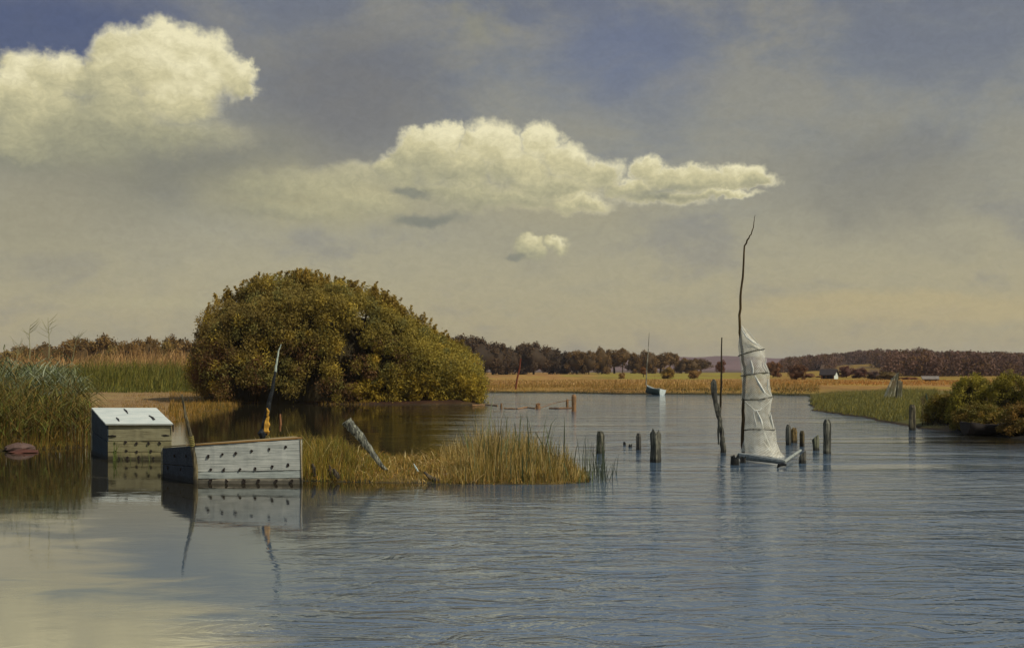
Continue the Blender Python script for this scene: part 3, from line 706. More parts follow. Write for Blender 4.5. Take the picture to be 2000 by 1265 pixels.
# left foreground reeds
mb = MB()
def reeds(n, u0, u1, y0, y1, h0, h1, pal, w_=.02, ln=.08, leafn=5, leafpal=None):
    x, y = scatter(n, u0, u1, y0, y1); x, y, z = keep(x, y, -.12); n_ = len(x); h = RNG.uniform(h0, h1, n_)
    lean = RNG.normal(0, ln, (n_, 2)) * h[:, None]; blades(mb, np.stack([x, y, z - .05], 1), h, np.full(n_, w_ * .8), lean, pick(n_, pal), .1)
    for k in range(leafn):
        f = RNG.uniform(.25, .9, n_); b_ = np.stack([x, y, z + h * f], 1); b_[:, :2] += lean * (f ** 1.6)[:, None]
        a = RNG.uniform(0, 6.28, n_); l_ = RNG.uniform(.3, .75, n_); ld_ = np.stack([np.cos(a), np.sin(a)], 1) * l_[:, None]
        blades(mb, b_, l_ * .55, np.full(n_, w_ * 1.5), ld_, pick(n_, leafpal or pal), .55)
BLU = [L(104,110,74), L(120,124,92), L(88,94,58)]
reeds(520, -90, 178, 25.8, 31, 1.1, 1.75, [L(118,98,44), L(96,88,40), L(92,66,34)], .022, .07, 4, [L(104,100,46), L(120,102,48), L(84,82,38)])
reeds(300, -60, 150, 28.4, 32, 1.45, 1.95, BLU, .026, .09, 7, BLU + [L(140,146,120)])
reeds(620, -150, 182, 25.8, 28.6, .5, 1.3, [L(96,104,40), L(120,96,40), L(74,60,30)], .018, .12, 2)
reeds(22, 0, 175, 28, 31, 2.0, 2.4, BLU, .02, .08, 3, BLU)
reeds(700, -160, 178, 25.8, 27.9, .12, .35, [L(170,140,60), L(150,110,46)], .014, .4, 0)
tag(mb.build('left_reeds', M_GRASS), 'blue-green and rusty reed clump standing at the left edge', 'reeds', kind='stuff')
# tall dead weeds standing out of them
def weed(px, ybase, ytop, d, side, label, seed):
    random.seed(seed); mb = MB(); p0, p1 = dp(px, ybase, d), dp(px + side, ytop, d); pts = [p0.lerp(p1, t) + Vector((random.uniform(-.015, .015), 0, 0)) for t in (0, .3, .6, .8, 1)]
    mb.tube(pts, [.014, .011, .008, .006, .003], 5, L(140,136,100))
    for k in range(9):
        t = random.uniform(.5, .95); b_ = p0.lerp(p1, t); s_ = random.choice((-1, 1)); e = b_ + Vector((s_ * random.uniform(.08, .3), random.uniform(-.1, .1), random.uniform(.12, .3))); mb.tube([b_, b_.lerp(e, .6) + Vector((s_ * .02, 0, 0)), e], [.005, .004, .002], 4, L(140,136,100))
    return tag(mb.build('dead_weed', M_GRASS), label, 'weed', 'tall dead weeds over the left reeds')
weed(96, 700, 620, 28.8, -2, 'tallest branching dead weed rising from the left reeds', 1)
weed(57, 700, 632, 28.9, 2, 'single unbranched dead weed left of the tallest one', 2)
weed(140, 712, 655, 28.9, 10, 'grey dead weed leaning right over the left reeds', 3)
weed(30, 720, 672, 28.6, 8, 'short dead weed nearest the left edge', 4)

# ------------------------------------------------------------------ shrubs on the right bank
def shrub(label, px, ytop, ybase, wpx, d, pal, seed, n=110):
    random.seed(seed); x0 = (px - 1000) / F * d; zb = z_at(x0, d); zt = CH - (ytop - HOR) / F * d; hw = wpx / F * d / 2
    r = empty('shrub', (x0, d, zb)); cb = MB(); cen, rad, cl = [], [], []
    for i in range(n):
        a = random.uniform(0, 6.28); th = random.uniform(-.1, 1.0); q = math.cos(th * 1.45) ** .7 if th > 0 else 1
        rr = random.uniform(.10, .2) * (zt - zb) ** .5
        cen.append((x0 + math.cos(a) * hw * q * random.uniform(.7, 1), d + math.sin(a) * hw * .8 * q, zb + max(.1, (zt - zb - rr) * math.sin(max(th, .05) * 1.5)))); rad.append(rr)
        cl.append(pal[random.randrange(len(pal))] * random.uniform(.8, 1.2))
    leaves(cb, cen, rad, 130, .055, cl, .45, .4, up=.3)
    for k in range(26):
        a = random.uniform(-1, 1); p = Vector((x0 + a * hw * .8, d + random.uniform(-.3, .3), zb + (zt - zb) * math.sqrt(1 - a * a * .7) - .1))
        leaves(cb, [p + Vector((0, 0, j * .06)) for j in range(4)], [.05] * 4, 6, .05, [pal[0]] * 4, .4, .2, up=.8)
    cb.build('crown', M_LEAF, r)
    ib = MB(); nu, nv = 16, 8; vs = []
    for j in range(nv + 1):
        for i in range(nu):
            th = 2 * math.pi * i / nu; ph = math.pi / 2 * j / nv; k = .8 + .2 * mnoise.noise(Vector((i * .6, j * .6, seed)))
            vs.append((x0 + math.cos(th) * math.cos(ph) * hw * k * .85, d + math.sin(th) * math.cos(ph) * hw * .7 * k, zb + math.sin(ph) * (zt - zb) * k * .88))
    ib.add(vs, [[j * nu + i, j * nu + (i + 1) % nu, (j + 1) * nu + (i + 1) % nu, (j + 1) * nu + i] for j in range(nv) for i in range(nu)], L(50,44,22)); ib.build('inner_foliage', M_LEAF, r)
    sb = MB()
    for k in range(7):
        a = random.uniform(0, 6.28); sb.tube([(x0 + math.cos(a) * .05, d + math.sin(a) * .05, zb - .05), (x0 + math.cos(a) * hw * .5, d + math.sin(a) * hw * .4, zb + (zt - zb) * .7)], [.025, .008], 5, (1, 1, 1))
    sb.build('stem', M_BARK, r)
    return tag(r, label, 'shrub', 'shrubs on the right bank')
YG = [L(116,106,38), L(102,94,36), L(90,84,34), L(126,114,42)]; OG = [L(100,88,34), L(88,80,32), L(110,90,38)]; RG = [L(104,80,36), L(88,72,34), L(84,78,32)]
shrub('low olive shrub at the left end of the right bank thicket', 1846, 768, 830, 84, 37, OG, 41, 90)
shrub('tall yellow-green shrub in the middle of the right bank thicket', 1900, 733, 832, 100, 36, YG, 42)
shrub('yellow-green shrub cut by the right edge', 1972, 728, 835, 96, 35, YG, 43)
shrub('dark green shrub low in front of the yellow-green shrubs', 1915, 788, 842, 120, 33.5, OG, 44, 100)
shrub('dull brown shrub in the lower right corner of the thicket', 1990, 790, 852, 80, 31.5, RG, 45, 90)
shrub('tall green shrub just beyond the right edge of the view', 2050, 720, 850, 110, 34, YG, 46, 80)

# ------------------------------------------------------------------ fish boxes
def board_face(mb, A, B, ta, tb, out, th, splits, cols, m=0, sub=14, gap=.008):
    """a wall of horizontal boards between ground points A, B with top heights ta, tb; ragged edges between boards"""
    A, B = Vector(A), Vector(B)
    for i in range(len(splits) - 1):
        f0, f1 = splits[i], splits[i + 1]; vs = []
        c = cols[i % len(cols)]
        for k in range(sub + 1):
            t = k / sub; p = A.lerp(B, t); top = ta + (tb - ta) * t
            j0 = random.uniform(0, gap) if i else 0; j1 = random.uniform(-gap * .6, gap * .4)
            z0 = -.12 if i == 0 else top * f0 + gap / 2 + j0 * .5; z1 = top * f1 - gap / 2 + j1
            w_ = random.uniform(-.003, .003) + .006 * math.sin(i * 2.3 + t * 4)
            vs += [(p.x + out[0] * w_, p.y + out[1] * w_, z0), (p.x + out[0] * w_, p.y + out[1] * w_, z1), (p.x - out[0] * th, p.y - out[1] * th, z0), (p.x - out[0] * th, p.y - out[1] * th, z1)]
        fs = []
        for k in range(sub):
            a = k * 4; b_ = a + 4; fs += [[a, b_, b_ + 1, a + 1], [a + 1, b_ + 1, b_ + 3, a + 3], [a + 3, b_ + 3, b_ + 2, a + 2], [a + 2, b_ + 2, b_, a]]
        fs += [[0, 1, 3, 2], [sub * 4, sub * 4 + 2, sub * 4 + 3, sub * 4 + 1]]
        mb.add(vs, fs, c, m)
def hole(mb, p, out, r, m=1, tall=1.2):
    """a bored hole with torn dark rim: shallow dark boss standing 3 mm proud"""
    n = 9; ring = []; a = Vector((-out[1], out[0], 0)); up = Vector((0, 0, 1)); o = Vector((out[0], out[1], 0))
    for k in range(n):
        th = 2 * math.pi * k / n; q = r * random.uniform(.6, 1.4); ring.append(Vector(p) + a * math.cos(th) * q + up * math.sin(th) * q * tall + o * .015)
    base_ = [v - o * .03 for v in ring]; cent = Vector(p) + o * .009
    mb.add(ring + base_ + [cent], [[k, (k + 1) % n, 2 * n] for k in range(n)], (1, 1, 1), m)
    mb.f.append((np.array([[k, k + n, (k + 1) % n + n, (k + 1) % n] for k in range(n)]) + mb.n - 2 * n - 1, m))
def unit(a, b): v = Vector((b[0] - a[0], b[1] - a[1], 0)).normalized(); return v

# --- near box, tilted, grey front, shade put into the left end's dark colour
random.seed(3)
A, B, D = gp(381, 944), gp(589, 944), gp(316, 931);  Cc = Vector(((571 - 1000) / F * (D.y + .25), D.y + .25, 0))
zt = lambda px, py, p: CH - (py - HOR) / F * p.y
tA, tB, tD = zt(378, 870, A), zt(581, 857, B), zt(314, 874, D); tC = tB - .06
B2 = Vector((B.x, B.y, 0))
r = empty('fish_box', (A.x, A.y, 0)); tag(r, 'grey board fish box floating in front, tilted, with shade-darkened left end', 'box', 'wooden fish-keeping boxes')
fo = (0, -1)
mb = MB(); board_face(mb, A, B2, tA, tB, fo, .035, [0, .12, .30, 1.0], [L(255,240,222), L(240,246,248), L(255,255,255)], 0, 22)
for k, px in enumerate([407,434,461,492,526,558]):
    p = dp(px, [891,887,885,880,877,873][k], A.y); hole(mb, (p.x, A.y, p.z), fo, .020)
for k, px in enumerate([412,437,469,499,532,563]):
    p = dp(px, [917,917,916,915,911,908][k], A.y); hole(mb, (p.x, A.y, p.z), fo, .022)
for k, px in enumerate([412,443,477,505,539,570]): p = dp(px, 939, A.y); hole(mb, (p.x, A.y, p.z), fo, .028)
mb.build('front_panel', [M_BOARD, M_HOLE], r)
mb = MB(); un = unit(A, D); lo = (-abs(un.y), -abs(un.x)); D0 = D + un * 0
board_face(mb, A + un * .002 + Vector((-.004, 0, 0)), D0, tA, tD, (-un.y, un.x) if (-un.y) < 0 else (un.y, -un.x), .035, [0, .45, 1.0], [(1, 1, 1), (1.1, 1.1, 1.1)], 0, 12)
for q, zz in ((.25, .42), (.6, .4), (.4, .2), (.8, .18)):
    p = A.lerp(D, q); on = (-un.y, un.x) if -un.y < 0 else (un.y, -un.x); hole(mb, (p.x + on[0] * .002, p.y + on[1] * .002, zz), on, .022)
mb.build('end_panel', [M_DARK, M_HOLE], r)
mb = MB(); board_face(mb, B2 + Vector((0, .036, 0)), Cc, tB, tC, (1, 0), .035, [0, .5, 1.0], [(1, 1, 1)], 0, 6); mb.build('end_panel', [M_BOARD], r)
mb = MB(); board_face(mb, D + Vector((0, .0, 0)), Cc, tD, tC, (0, 1), .035, [0, .5, 1.0], [(1, 1, 1)], 0, 6); mb.build('back_panel', [M_BOARD2], r)
# lid boards, warm bare wood, slightly overhanging
mb = MB(); up = Vector((0, 0, .022)); nB = 4
for k in range(nB):
    a0, a1 = k / nB, (k + 1) / nB - .012; o_ = Vector((random.uniform(-.02, .02), -.012 if k == 0 else 0, random.uniform(0, .006)))
    P0, P1 = Vector((A.x, A.y, tA)).lerp(Vector((D.x, D.y, tD)), a0), Vector((A.x, A.y, tA)).lerp(Vector((D.x, D.y, tD)), a1)
    Q0, Q1 = Vector((B.x, B.y, tB)).lerp(Vector((Cc.x, Cc.y, tC)), a0), Vector((B.x, B.y, tB)).lerp(Vector((Cc.x, Cc.y, tC)), a1)
    mb.slab([P0 + up + o_, Q0 + up + o_, Q1 + up + o_, P1 + up + o_], .02, c=L(255,205,150) if k == 0 else L(246,225,196))
mb.build('lid', M_BOARD2, r)
mb = MB(); mb.tube([Vector((B.x + .012, B.y - .004, -.1)), Vector((B.x - .028 + .012, B.y - .004, tB - .01))], [.016, .014], 6, L(255,240,225)); mb.build('corner_post', M_BOARD2, r)
# corner stakes lashed to the box
def pole(name, pts, rad, mat_, c, d, label, cat, group=None, n=8, rough=.15, parent=None, seed=1, sub=4, wob=.006):
    random.seed(seed); P_ = [dp(x, y, d) for x, y in pts]; Q, R = [], []
    for i in range(len(P_) - 1):
        for k in range(sub):
            t = k / sub; Q.append(P_[i].lerp(P_[i + 1], t) + Vector((random.uniform(-wob, wob), random.uniform(-wob, wob), 0)) * (1 if k else 0)); R.append(rad[i] + (rad[i + 1] - rad[i]) * t)
    Q.append(P_[-1]); R.append(rad[-1]); mb = MB(); mb.tube(Q, R, n, c, 0, rough, seed=seed)
    o = mb.build(name, mat_, parent); 
    return tag(o, label, cat, group) if label else o
s_ = dp(380, 940, A.y - .05)
r1_ = empty('mooring_stake', (s_.x, s_.y, 0)); tag(r1_, 'thin grey stake leaning left, tied at the near corner of the tilted box', 'stake')
pole('stick', [(384,965),(380,900),(374,860),(362,812),(355,770)], [.04,.036,.032,.024,.014], M_POST, L(235,225,195), A.y - .06, None, None, parent=r1_, seed=4)
mb = MB()
for k in range(6): c_ = dp(373 + k * .5, 852 + k * 3.4, A.y - .06); mb.tube([c_ + Vector((math.cos(t) * .036, math.sin(t) * .036, .012 * math.sin(t * 1.0))) for t in np.linspace(0, 2 * math.pi, 10)], .008, 5, L(230,225,150))
mb.build('lashing', M_ROPE, r1_)
dS = A.y + 1.25
r2_ = empty('mooring_stake', (dp(515, 860, dS).x, dS, 0)); tag(r2_, 'tall black and grey stake with yellow lashing behind the tilted box', 'stake')
pole('stick', [(505,930),(513,856),(517,830),(525,795),(533,755),(538,725)], [.05,.05,.052,.04,.03,.022], M_DARK, L(200,190,175), dS, None, None, parent=r2_, seed=5)
pole('tip', [(538,727),(541,705),(544,685),(549,672)], [.022,.016,.012,.006], M_WHITE, L(210,215,205), dS, None, None, parent=r2_, seed=6, n=6)
mb = MB(); mb.tube([dp(520, 848, dS - .04), dp(521, 842, dS - .05), dp(520, 836, dS - .05), dp(522, 829, dS - .04), dp(521, 822, dS - .04), dp(524, 812, dS - .03)], [.03, .046, .034, .044, .03, .018], 8, (1, 1, 1), 0, .3, seed=9)
mb.tube([dp(522, 812, dS - .05), dp(524, 803, dS - .06), dp(521, 797, dS - .05)], [.02, .026, .012], 6, (1, 1, 1))
mb.build('lashing', M_YELLOW, r2_)
mb = MB(); mb.tube([dp(514, 852, dS - .04), dp(511, 845, dS - .06), dp(513, 838, dS - .04)], [.06, .07, .04], 8, (.4, .4, .4), rough=.2); mb.tube([dp(515, 852, dS - .05), dp(522, 845, dS - .05), dp(528, 836, dS - .05)], [.02, .028, .008], 6, (.4, .4, .4))
mb.build('tarred_knot', M_DARK, r2_)

# --- rear box: chalky sloping lid, left side coloured dark as shade, tan holed front
random.seed(8)
A = gp(211, 897); B = gp(334, 897); D = gp(178, 885); depth = D.y - A.y
tF = CH - (828 - HOR) / F * A.y; tR = CH - (798 - HOR) / F * (A.y + 1.55)
C2 = Vector(((303 - 1000) / F * (A.y + 1.55), A.y + 1.55, 0)); D2 = Vector(((179 - 1000) / F * (A.y + 1.55), A.y + 1.55, 0))
r = empty('fish_box', (A.x, A.y, 0)); tag(r, 'fish box with sloping chalk-white lid and shade-darkened side beside the left reeds', 'box', 'wooden fish-keeping boxes')
mb = MB(); board_face(mb, A, B, tF, tF, (0, -1), .035, [0, .22, .52, 1.0], [L(226,220,190), L(226,222,196), L(240,238,222)], 0, 16)
for x, y in [(224,866),(245,863),(267,866),(290,866),(312,865),(225,882),(247,880),(267,882),(295,881),(318,883),(249,894),(271,893),(300,894),(232,895)]:
    p = dp(x, y, A.y); hole(mb, (p.x, A.y, p.z), (0, -1), .024)
for x, y, w_ in [(219,851,.085),(323,850,.085)]:
    p = dp(x, y, A.y); mb.tube([(p.x - w_, A.y - .001, p.z), (p.x, A.y - .004, p.z + .004), (p.x + w_, A.y - .001, p.z - .003)], [.008, .022, .010], 6, L(200,190,150), 1)
mb.build('front_panel', [M_BOARD2, M_HOLE], r)
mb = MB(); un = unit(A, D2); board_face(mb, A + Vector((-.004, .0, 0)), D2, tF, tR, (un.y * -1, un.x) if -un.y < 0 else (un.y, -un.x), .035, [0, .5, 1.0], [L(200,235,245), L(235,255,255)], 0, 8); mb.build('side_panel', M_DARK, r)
mb = MB(); board_face(mb, B + Vector((.0, .036, 0)), C2, tF, tR, (1, 0), .035, [0, .5, 1.0], [(1, 1, 1)], 0, 6); mb.build('side_panel', M_BOARD2, r)
mb = MB(); board_face(mb, D2, C2, tR, tR, (0, 1), .035, [0, .5, 1.0], [(1, 1, 1)], 0, 6); mb.build('back_panel', M_BOARD2, r)
mb = MB(); nB = 4
FA, FB, RA, RB = Vector((A.x - .03, A.y - .05, tF + .012)), Vector((B.x + .06, A.y - .05, tF + .012)), Vector((D2.x - .02, D2.y + .03, tR + .022)), Vector((C2.x + .01, C2.y + .03, tR + .022))
for k in range(nB):
    a0, a1 = k / nB, (k + 1) / nB - .0015; o_ = Vector((random.uniform(-.012, .012), 0, 0))
    mb.slab([FA.lerp(RA, a0) + o_, FB.lerp(RB, a0) + o_, FB.lerp(RB, a1) + o_, FA.lerp(RA, a1) + o_], .028)
mb.build('lid', M_LID, r)
for x0, y0, x1, y1 in [(242,799,250,808),(227,816,233,823),(291,812,303,820),(295,814,300,821)]:
    def onlid(px, py):
        # intersect the sight line with the lid plane
        n_ = (FB - FA).cross(RA - FA).normalized(); o_ = Vector((0, 0, CH)); dr = Vector(((px - 1000) / F, 1, -(py - HOR) / F)); return o_ + dr * ((FA - o_).dot(n_) / dr.dot(n_)) + Vector((0, 0, .012))
    mb = MB(); mb.tube([onlid(x0, y0), onlid((x0 + x1) / 2 + 1, (y0 + y1) / 2), onlid(x1, y1)], [.008, .018, .006], 6); mb.build('cleat', M_HOLE, r)
mb = MB(); mb.tube([Vector((B.x + .05, A.y - .03, tF + .0)), Vector((B.x + .055, A.y - .035, tF - .16))], [.02, .012], 6); mb.build('hasp', M_HOLE, r)
# floating leaf debris in front of the rear box
mb = MB(); n = 14; x = np.array([gp(u_, 905).x for u_ in RNG.uniform(190, 325, n)]); y = np.full(n, A.y - .35); blades(mb, np.stack([x, y, np.full(n, -.05)], 1), RNG.uniform(.2, .5, n), np.full(n, .015), RNG.normal(0, .08, (n, 2)), pick(n, [L(84,92,50), L(96,92,60)]))
x = np.array([gp(u_, 905).x for u_ in RNG.uniform(194, 206, 8)]); blades(mb, np.stack([x, np.full(8, A.y - .3), np.full(8, -.05)], 1), RNG.uniform(.25, .6, 8), np.full(8, .02), RNG.normal(0, .06, (8, 2)), pick(8, [L(96,108,52)]))
tag(mb.build('box_side_grass', M_GRASS), 'few green grass stems in the water against the white-lidded box', 'grass', kind='stuff')

# ------------------------------------------------------------------ posts
def post(px, ytop, ybase, wpx, label, group='old posts standing in the channel', lean=0, top='point', c=(1, 1, 1), seed=0, mat_=None, name='post', zb=0.0, cat='post'):
    random.seed(seed + 100); d = dist_at(ybase, zb); r0 = wpx / F * d / 2; x0 = (px - 1000) / F * d; zt_ = CH - (ytop - HOR) / F * d; mb = MB()
    n = 12; lx = lean / F * d; rows_ = 7; vs = []; prof_ = [1 + random.uniform(-.22, .14) for _ in range(n)]
    for j in range(rows_):
        t = j / (rows_ - 1); z = -.5 + (zt_ + .5) * t; k = 1.0 + .06 * math.sin(j * 2.1 + seed)
        if top == 'point' and j == rows_ - 1: k = .6
        if top == 'point' and j == rows_ - 2: z = zt_ - min(.09, (zt_) * .2)
        for i in range(n):
            th = 2 * math.pi * i / n; rr = r0 * prof_[i] * k * random.uniform(.95, 1.05)
            zz = z
            if top == 'slant' and j == rows_ - 1: zz = zt_ - (1 - math.cos(th + .6)) * r0 * .9
            if top == 'broken' and j == rows_ - 1: zz = zt_ - random.random() * r0 * 1.6
            vs.append((x0 + lx * t + math.cos(th) * rr, d + r0 + math.sin(th) * rr, zz))
    fs = [[j * n + i, j * n + (i + 1) % n, (j + 1) * n + (i + 1) % n, (j + 1) * n + i] for j in range(rows_ - 1) for i in range(n)]
    mb.add(vs, fs, c); topv = np.array(vs[-n:]); mb.add(np.vstack([topv, topv.mean(0) - [0, 0, r0 * (.5 if top == 'broken' else 0)]]), [[i, (i + 1) % n, n] for i in range(n)], np.array(c) * .8)
    return tag(mb.build(name, mat_ or M_POST), label, cat, group)
post(1173, 842, 886, 17, 'dark pointed post, leftmost of the posts in the open channel', c=L(215,215,205), seed=1)
post(1248, 846, 879, 11, 'short dark post between the pointed post and the broad grey post', c=L(200,200,205), seed=2)
post(1281, 836, 903, 20, 'broad pale grey split post left of the crooked post', c=(1.05, 1.08, 1.05), top='broken', seed=3)
post(1220, 862, 869, 5, 'tiny black stub, left of the two stubs in mid channel', c=(.3, .3, .3), top='broken', seed=4, cat='stub', name='post_stub')
post(1231, 866, 873, 7, 'tiny black stub, right of the two stubs in mid channel', c=(.3, .3, .3), top='broken', seed=5, cat='stub', name='post_stub')
post(1541, 829, 869, 10, 'dark grey post, leftmost of the cluster right of the net', c=(.75, .78, .8), seed=6)
post(1552, 835, 865, 13, 'tawny split post leaning against the dark grey one', c=L(255,222,160), top='broken', seed=7)
post(1568, 841, 872, 12, 'tawny short post, third of the cluster right of the net', c=L(235,215,170), seed=8)
post(1598, 849, 880, 12, 'small grey-green post with slanted top left of the tallest post', c=L(225,235,215), top='slant', lean=-4, seed=9)
post(1617, 819, 886, 15, 'tallest dark round-topped post, far right of the channel posts', c=(.85, .9, .9), seed=10)
post(1569, 880, 905, 14, 'stubby grey post in front, at the end of the net boom', c=(.95, .95, .95), top='slant', seed=11)
post(1437, 884, 908, 17, 'thick black stump left of the net frame', c=(.3, .32, .34), top='broken', seed=12)
post(1453, 888, 904, 12, 'black stump under the foot of the net pole', c=(.3, .3, .32), top='broken', seed=13)
post(1784, 790, 838, 12, 'grey post with a ring on top before the right bank', 'posts near the banks', c=L(250,240,215), seed=14, zb=.03)
post(1833, 815, 828, 6, 'small pale stake at the foot of the right bank shrubs', 'posts near the banks', c=L(255,240,205), top='broken', seed=15, zb=.1)
post(1121, 770, 804, 9, 'brown round post at the right end of the low floating rail', 'posts of the floating rail', c=(1, 1, 1), seed=16, mat_=M_RAIL)
post(1108, 779, 796, 5, 'short brown stub beside the brown round post', 'posts of the floating rail', c=(.9, .9, .9), seed=17, mat_=M_RAIL)
post(1051, 786, 798, 9, 'squat brown stub in the middle of the floating rail', 'posts of the floating rail', c=(1, .95, .9), seed=18, mat_=M_RAIL, top='broken')
post(979, 787, 798, 4, 'thin brown peg near the willow in the floating rail', 'posts of the floating rail', c=(.8, .8, .8), seed=19, mat_=M_RAIL)
def rail(pts, r0, label, c=(1, 1, 1), mat_=None, name='floating_pole', group='poles of the floating rail', cat='pole', seed=0):
    random.seed(seed); mb = MB(); P_ = [Vector(p) for p in pts]; Q = []
    for i in range(len(P_) - 1):
        for k in range(4): Q.append(P_[i].lerp(P_[i + 1], k / 4) + Vector((0, random.uniform(-.02, .02), random.uniform(-.012, .012))))
    Q.append(P_[-1]); mb.tube(Q, r0, 6, c, 0, .15, seed=seed); return tag(mb.build(name, mat_ or M_RAIL), label, cat, group)
rail([gp(922, 791, .02), gp(948, 790, .02), gp(972, 792, .03)], .035, 'orange-brown floating pole touching the willow foliage', seed=1)
rail([gp(985, 797, .03), gp(1010, 798, .02), gp(1030, 795, .03), gp(1046, 797, .03)], .035, 'orange-brown floating pole left of the squat brown stub', seed=2)
rail([gp(1073, 797, .02), gp(1090, 797, .03), gp(1118, 796, .03)], .04, 'dark floating pole running to the brown round post', (.6, .55, .5), seed=3)
rail([gp(1052, 797, .35) * 1 + Vector((0, 0, 0)), dp(1085, 786, dist_at(797)), dp(1118, 780, dist_at(797))], .018, 'thin slack rope slanting up from the squat stub to the post', (.9, .85, .8), name='rope', cat='rope', group='ropes', seed=4)
# the leaning red-brown pole on the far bank
pole('leaning_pole', [(1007,760),(1010,740),(1015,718),(1017,700)], [.09,.08,.08,.06], M_RAIL, L(200,130,110), 99.5, 'rust-red pole leaning right on the far bank', 'pole', n=6)
# crooked post and thin pole
dC = dist_at(884)
r = empty('crooked_post', (dp(1410, 884, dC).x, dC, 0)); tag(r, 'crooked dark post with rounded head left of the hanging net', 'post', 'old posts standing in the channel')
pole('shaft', [(1413,905),(1412,870),(1410,850),(1406,825),(1403,800),(1400,788)], [.06,.06,.045,.05,.055,.045], M_POST, (.75, .78, .8), dC, None, None, parent=r, seed=21, wob=.012)
pole('head', [(1402,812),(1397,790),(1394,765),(1393,748),(1395,741)], [.03,.05,.07,.072,.03], M_POST, (.5, .53, .55), dC - .05, None, None, parent=r, seed=22, wob=.008)
pole('splinter', [(1403,868),(1403,845),(1404,828)], [.012,.022,.02], M_POST, (.6, .7, .75), dC - .02, None, None, parent=r, seed=23)
pole('thin_pole', [(1404,845),(1407,800),(1409,740),(1410,659)], [.03,.028,.022,.014], M_POST, L(170,150,120), dC + .25, 'thin straight upright pole behind the crooked post', 'pole', seed=24, n=6)
# leaning driftwood post on the spit
random.seed(31); mb = MB(); dL = 19.4
pole('leaning_post', [(756,920),(738,900),(722,878),(706,856),(690,838),(676,822)], [.026,.038,.052,.064,.075,.084], M_POST, (1.2, 1.32, 1.34), dL, 'thick silvery post leaning far left out of the spit grass', 'post', seed=31, rough=.30, wob=.010, n=9)

# ------------------------------------------------------------------ the hanging fyke net
dN = 24.3; r = empty('fish_net', (dp(1453, 890, dN).x, dN, 0)); tag(r, 'pale hooped fishing net hung on a tall crooked pole', 'net')
pole('pole', [(1452,905),(1450,870),(1451,800),(1455,730),(1449,680),(1445,640),(1446,590),(1451,540),(1454,480),(1460,468),(1467,458),(1472,440),(1475,420)], [.036,.036,.030,.028,.026,.025,.023,.020,.016,.015,.011,.008,.004], M_BARK, L(255,250,200), dN, None, None, parent=r, seed=33, wob=.014, n=8)
RINGS = [ # y, x0, x1, depth factor, tilt(px right end lower)
 (636,1447,1450,.4,0),(660,1444,1468,.5,3),(687,1443,1492,.30,-14),(708,1446,1494,.35,-2),(730,1448,1503,.30,-6),(752,1451,1503,.3,-2),(778,1450,1509,.30,-6),(806,1455,1503,.3,0),(838,1453,1512,.28,-2),(862,1452,1516,.3,4),(876,1449,1523,.35,9),(888,1448,1534,.35,14)]
nu = 28; vs, cells, cs = [], [], []; uacc = 0
for j, (y, x0, x1, kf, tl) in enumerate(RINGS):
    for i in range(nu + 1):
        th = 2 * math.pi * i / nu; rr = 1 + .05 * math.sin(th * 5 + j) + .04 * math.sin(th * 9 + j * 2)
        px = (x0 + x1) / 2 + (x1 - x0) / 2 * math.cos(th) * rr; p = dp(px, y + tl * math.cos(th) * .5, dN)
        p.y = dN + .0 + math.sin(th) * (x1 - x0) / F * dN / 2 * .85 * rr; vs.append(p)
nr_ = len(RINGS); fs = [[j * (nu + 1) + i, j * (nu + 1) + i + 1, (j + 1) * (nu + 1) + i + 1, (j + 1) * (nu + 1) + i] for j in range(nr_ - 1) for i in range(nu)]
mb = MB(); mb.add(vs, fs, (1, 1, 1)); net = mb.build('netting', M_NET, r, smooth=True)
def cellattr(o, data):
    a = o.data.color_attributes.new('Cell', 'FLOAT_COLOR', 'POINT'); a.data.foreach_set('color', np.asarray(data, np.float32).ravel())
dat = []
for j, (y, *_ ) in enumerate(RINGS):
    for i in range(nu + 1): dat.append((i / nu * 34, (y - 636) / 252 * 62, .10 * math.sin(i * 1.3 + j * .8) * (1 if j % 2 else .4) + (.12 if j >= nr_ - 2 else 0) + (.12 if j < 2 else 0), 1))
cellattr(net, dat)
# gathered folds and the inner funnel
mb = MB()
for pts, r0, c in [([(1474,733),(1482,748),(1492,765),(1508,777)], .03, 1), ([(1500,740),(1499,757),(1508,776)], .016, .9), ([(1490,862),(1500,876),(1512,890),(1530,903)], .04, 1), ([(1492,840),(1498,860),(1508,880),(1526,901)], .028, 1),
                   ([(1478,802),(1486,820),(1490,838),(1496,862)], .028, 1), ([(1470,797),(1474,802),(1484,801),(1488,795)], .014, 1), ([(1455,783),(1464,791),(1472,799)], .01, .9), ([(1508,779),(1497,790),(1486,800)], .01, .9),
                   ([(1504,806),(1507,822),(1511,838)], .024, 1), ([(1448,642),(1458,658),(1470,668),(1484,676)], .014, 1), ([(1446,645),(1443,670),(1442,686)], .008, .9), ([(1456,640),(1472,660),(1490,684)], .007, .9), ([(1466,703),(1470,720),(1470,732)], .03, .8), ([(1471,800),(1473,815),(1478,832)], .014, .85), ([(1497,700),(1494,712),(1500,726)], .014, .85)]:
    Q = [dp(x, y, dN - .30 * math.sqrt(max(0, 1 - ((x - 1480) / 34) ** 2)) * .8) for x, y in pts]
    Q2 = [];
    for i in range(len(Q) - 1):
        for k in range(4): Q2.append(Q[i].lerp(Q[i + 1], k / 4))
    Q2.append(Q[-1]); mb.tube(Q2, [r0 * (.35 + .65 * math.sin(math.pi * min(1, max(0, (k + .6) / len(Q2))))) for k in range(len(Q2))], 6, (c * .95,) * 3)
M_FOLD = m_plain('gathered_net', lin(222,222,210), .9, 14, .2); mb.build('gathered_fold', M_FOLD, r)
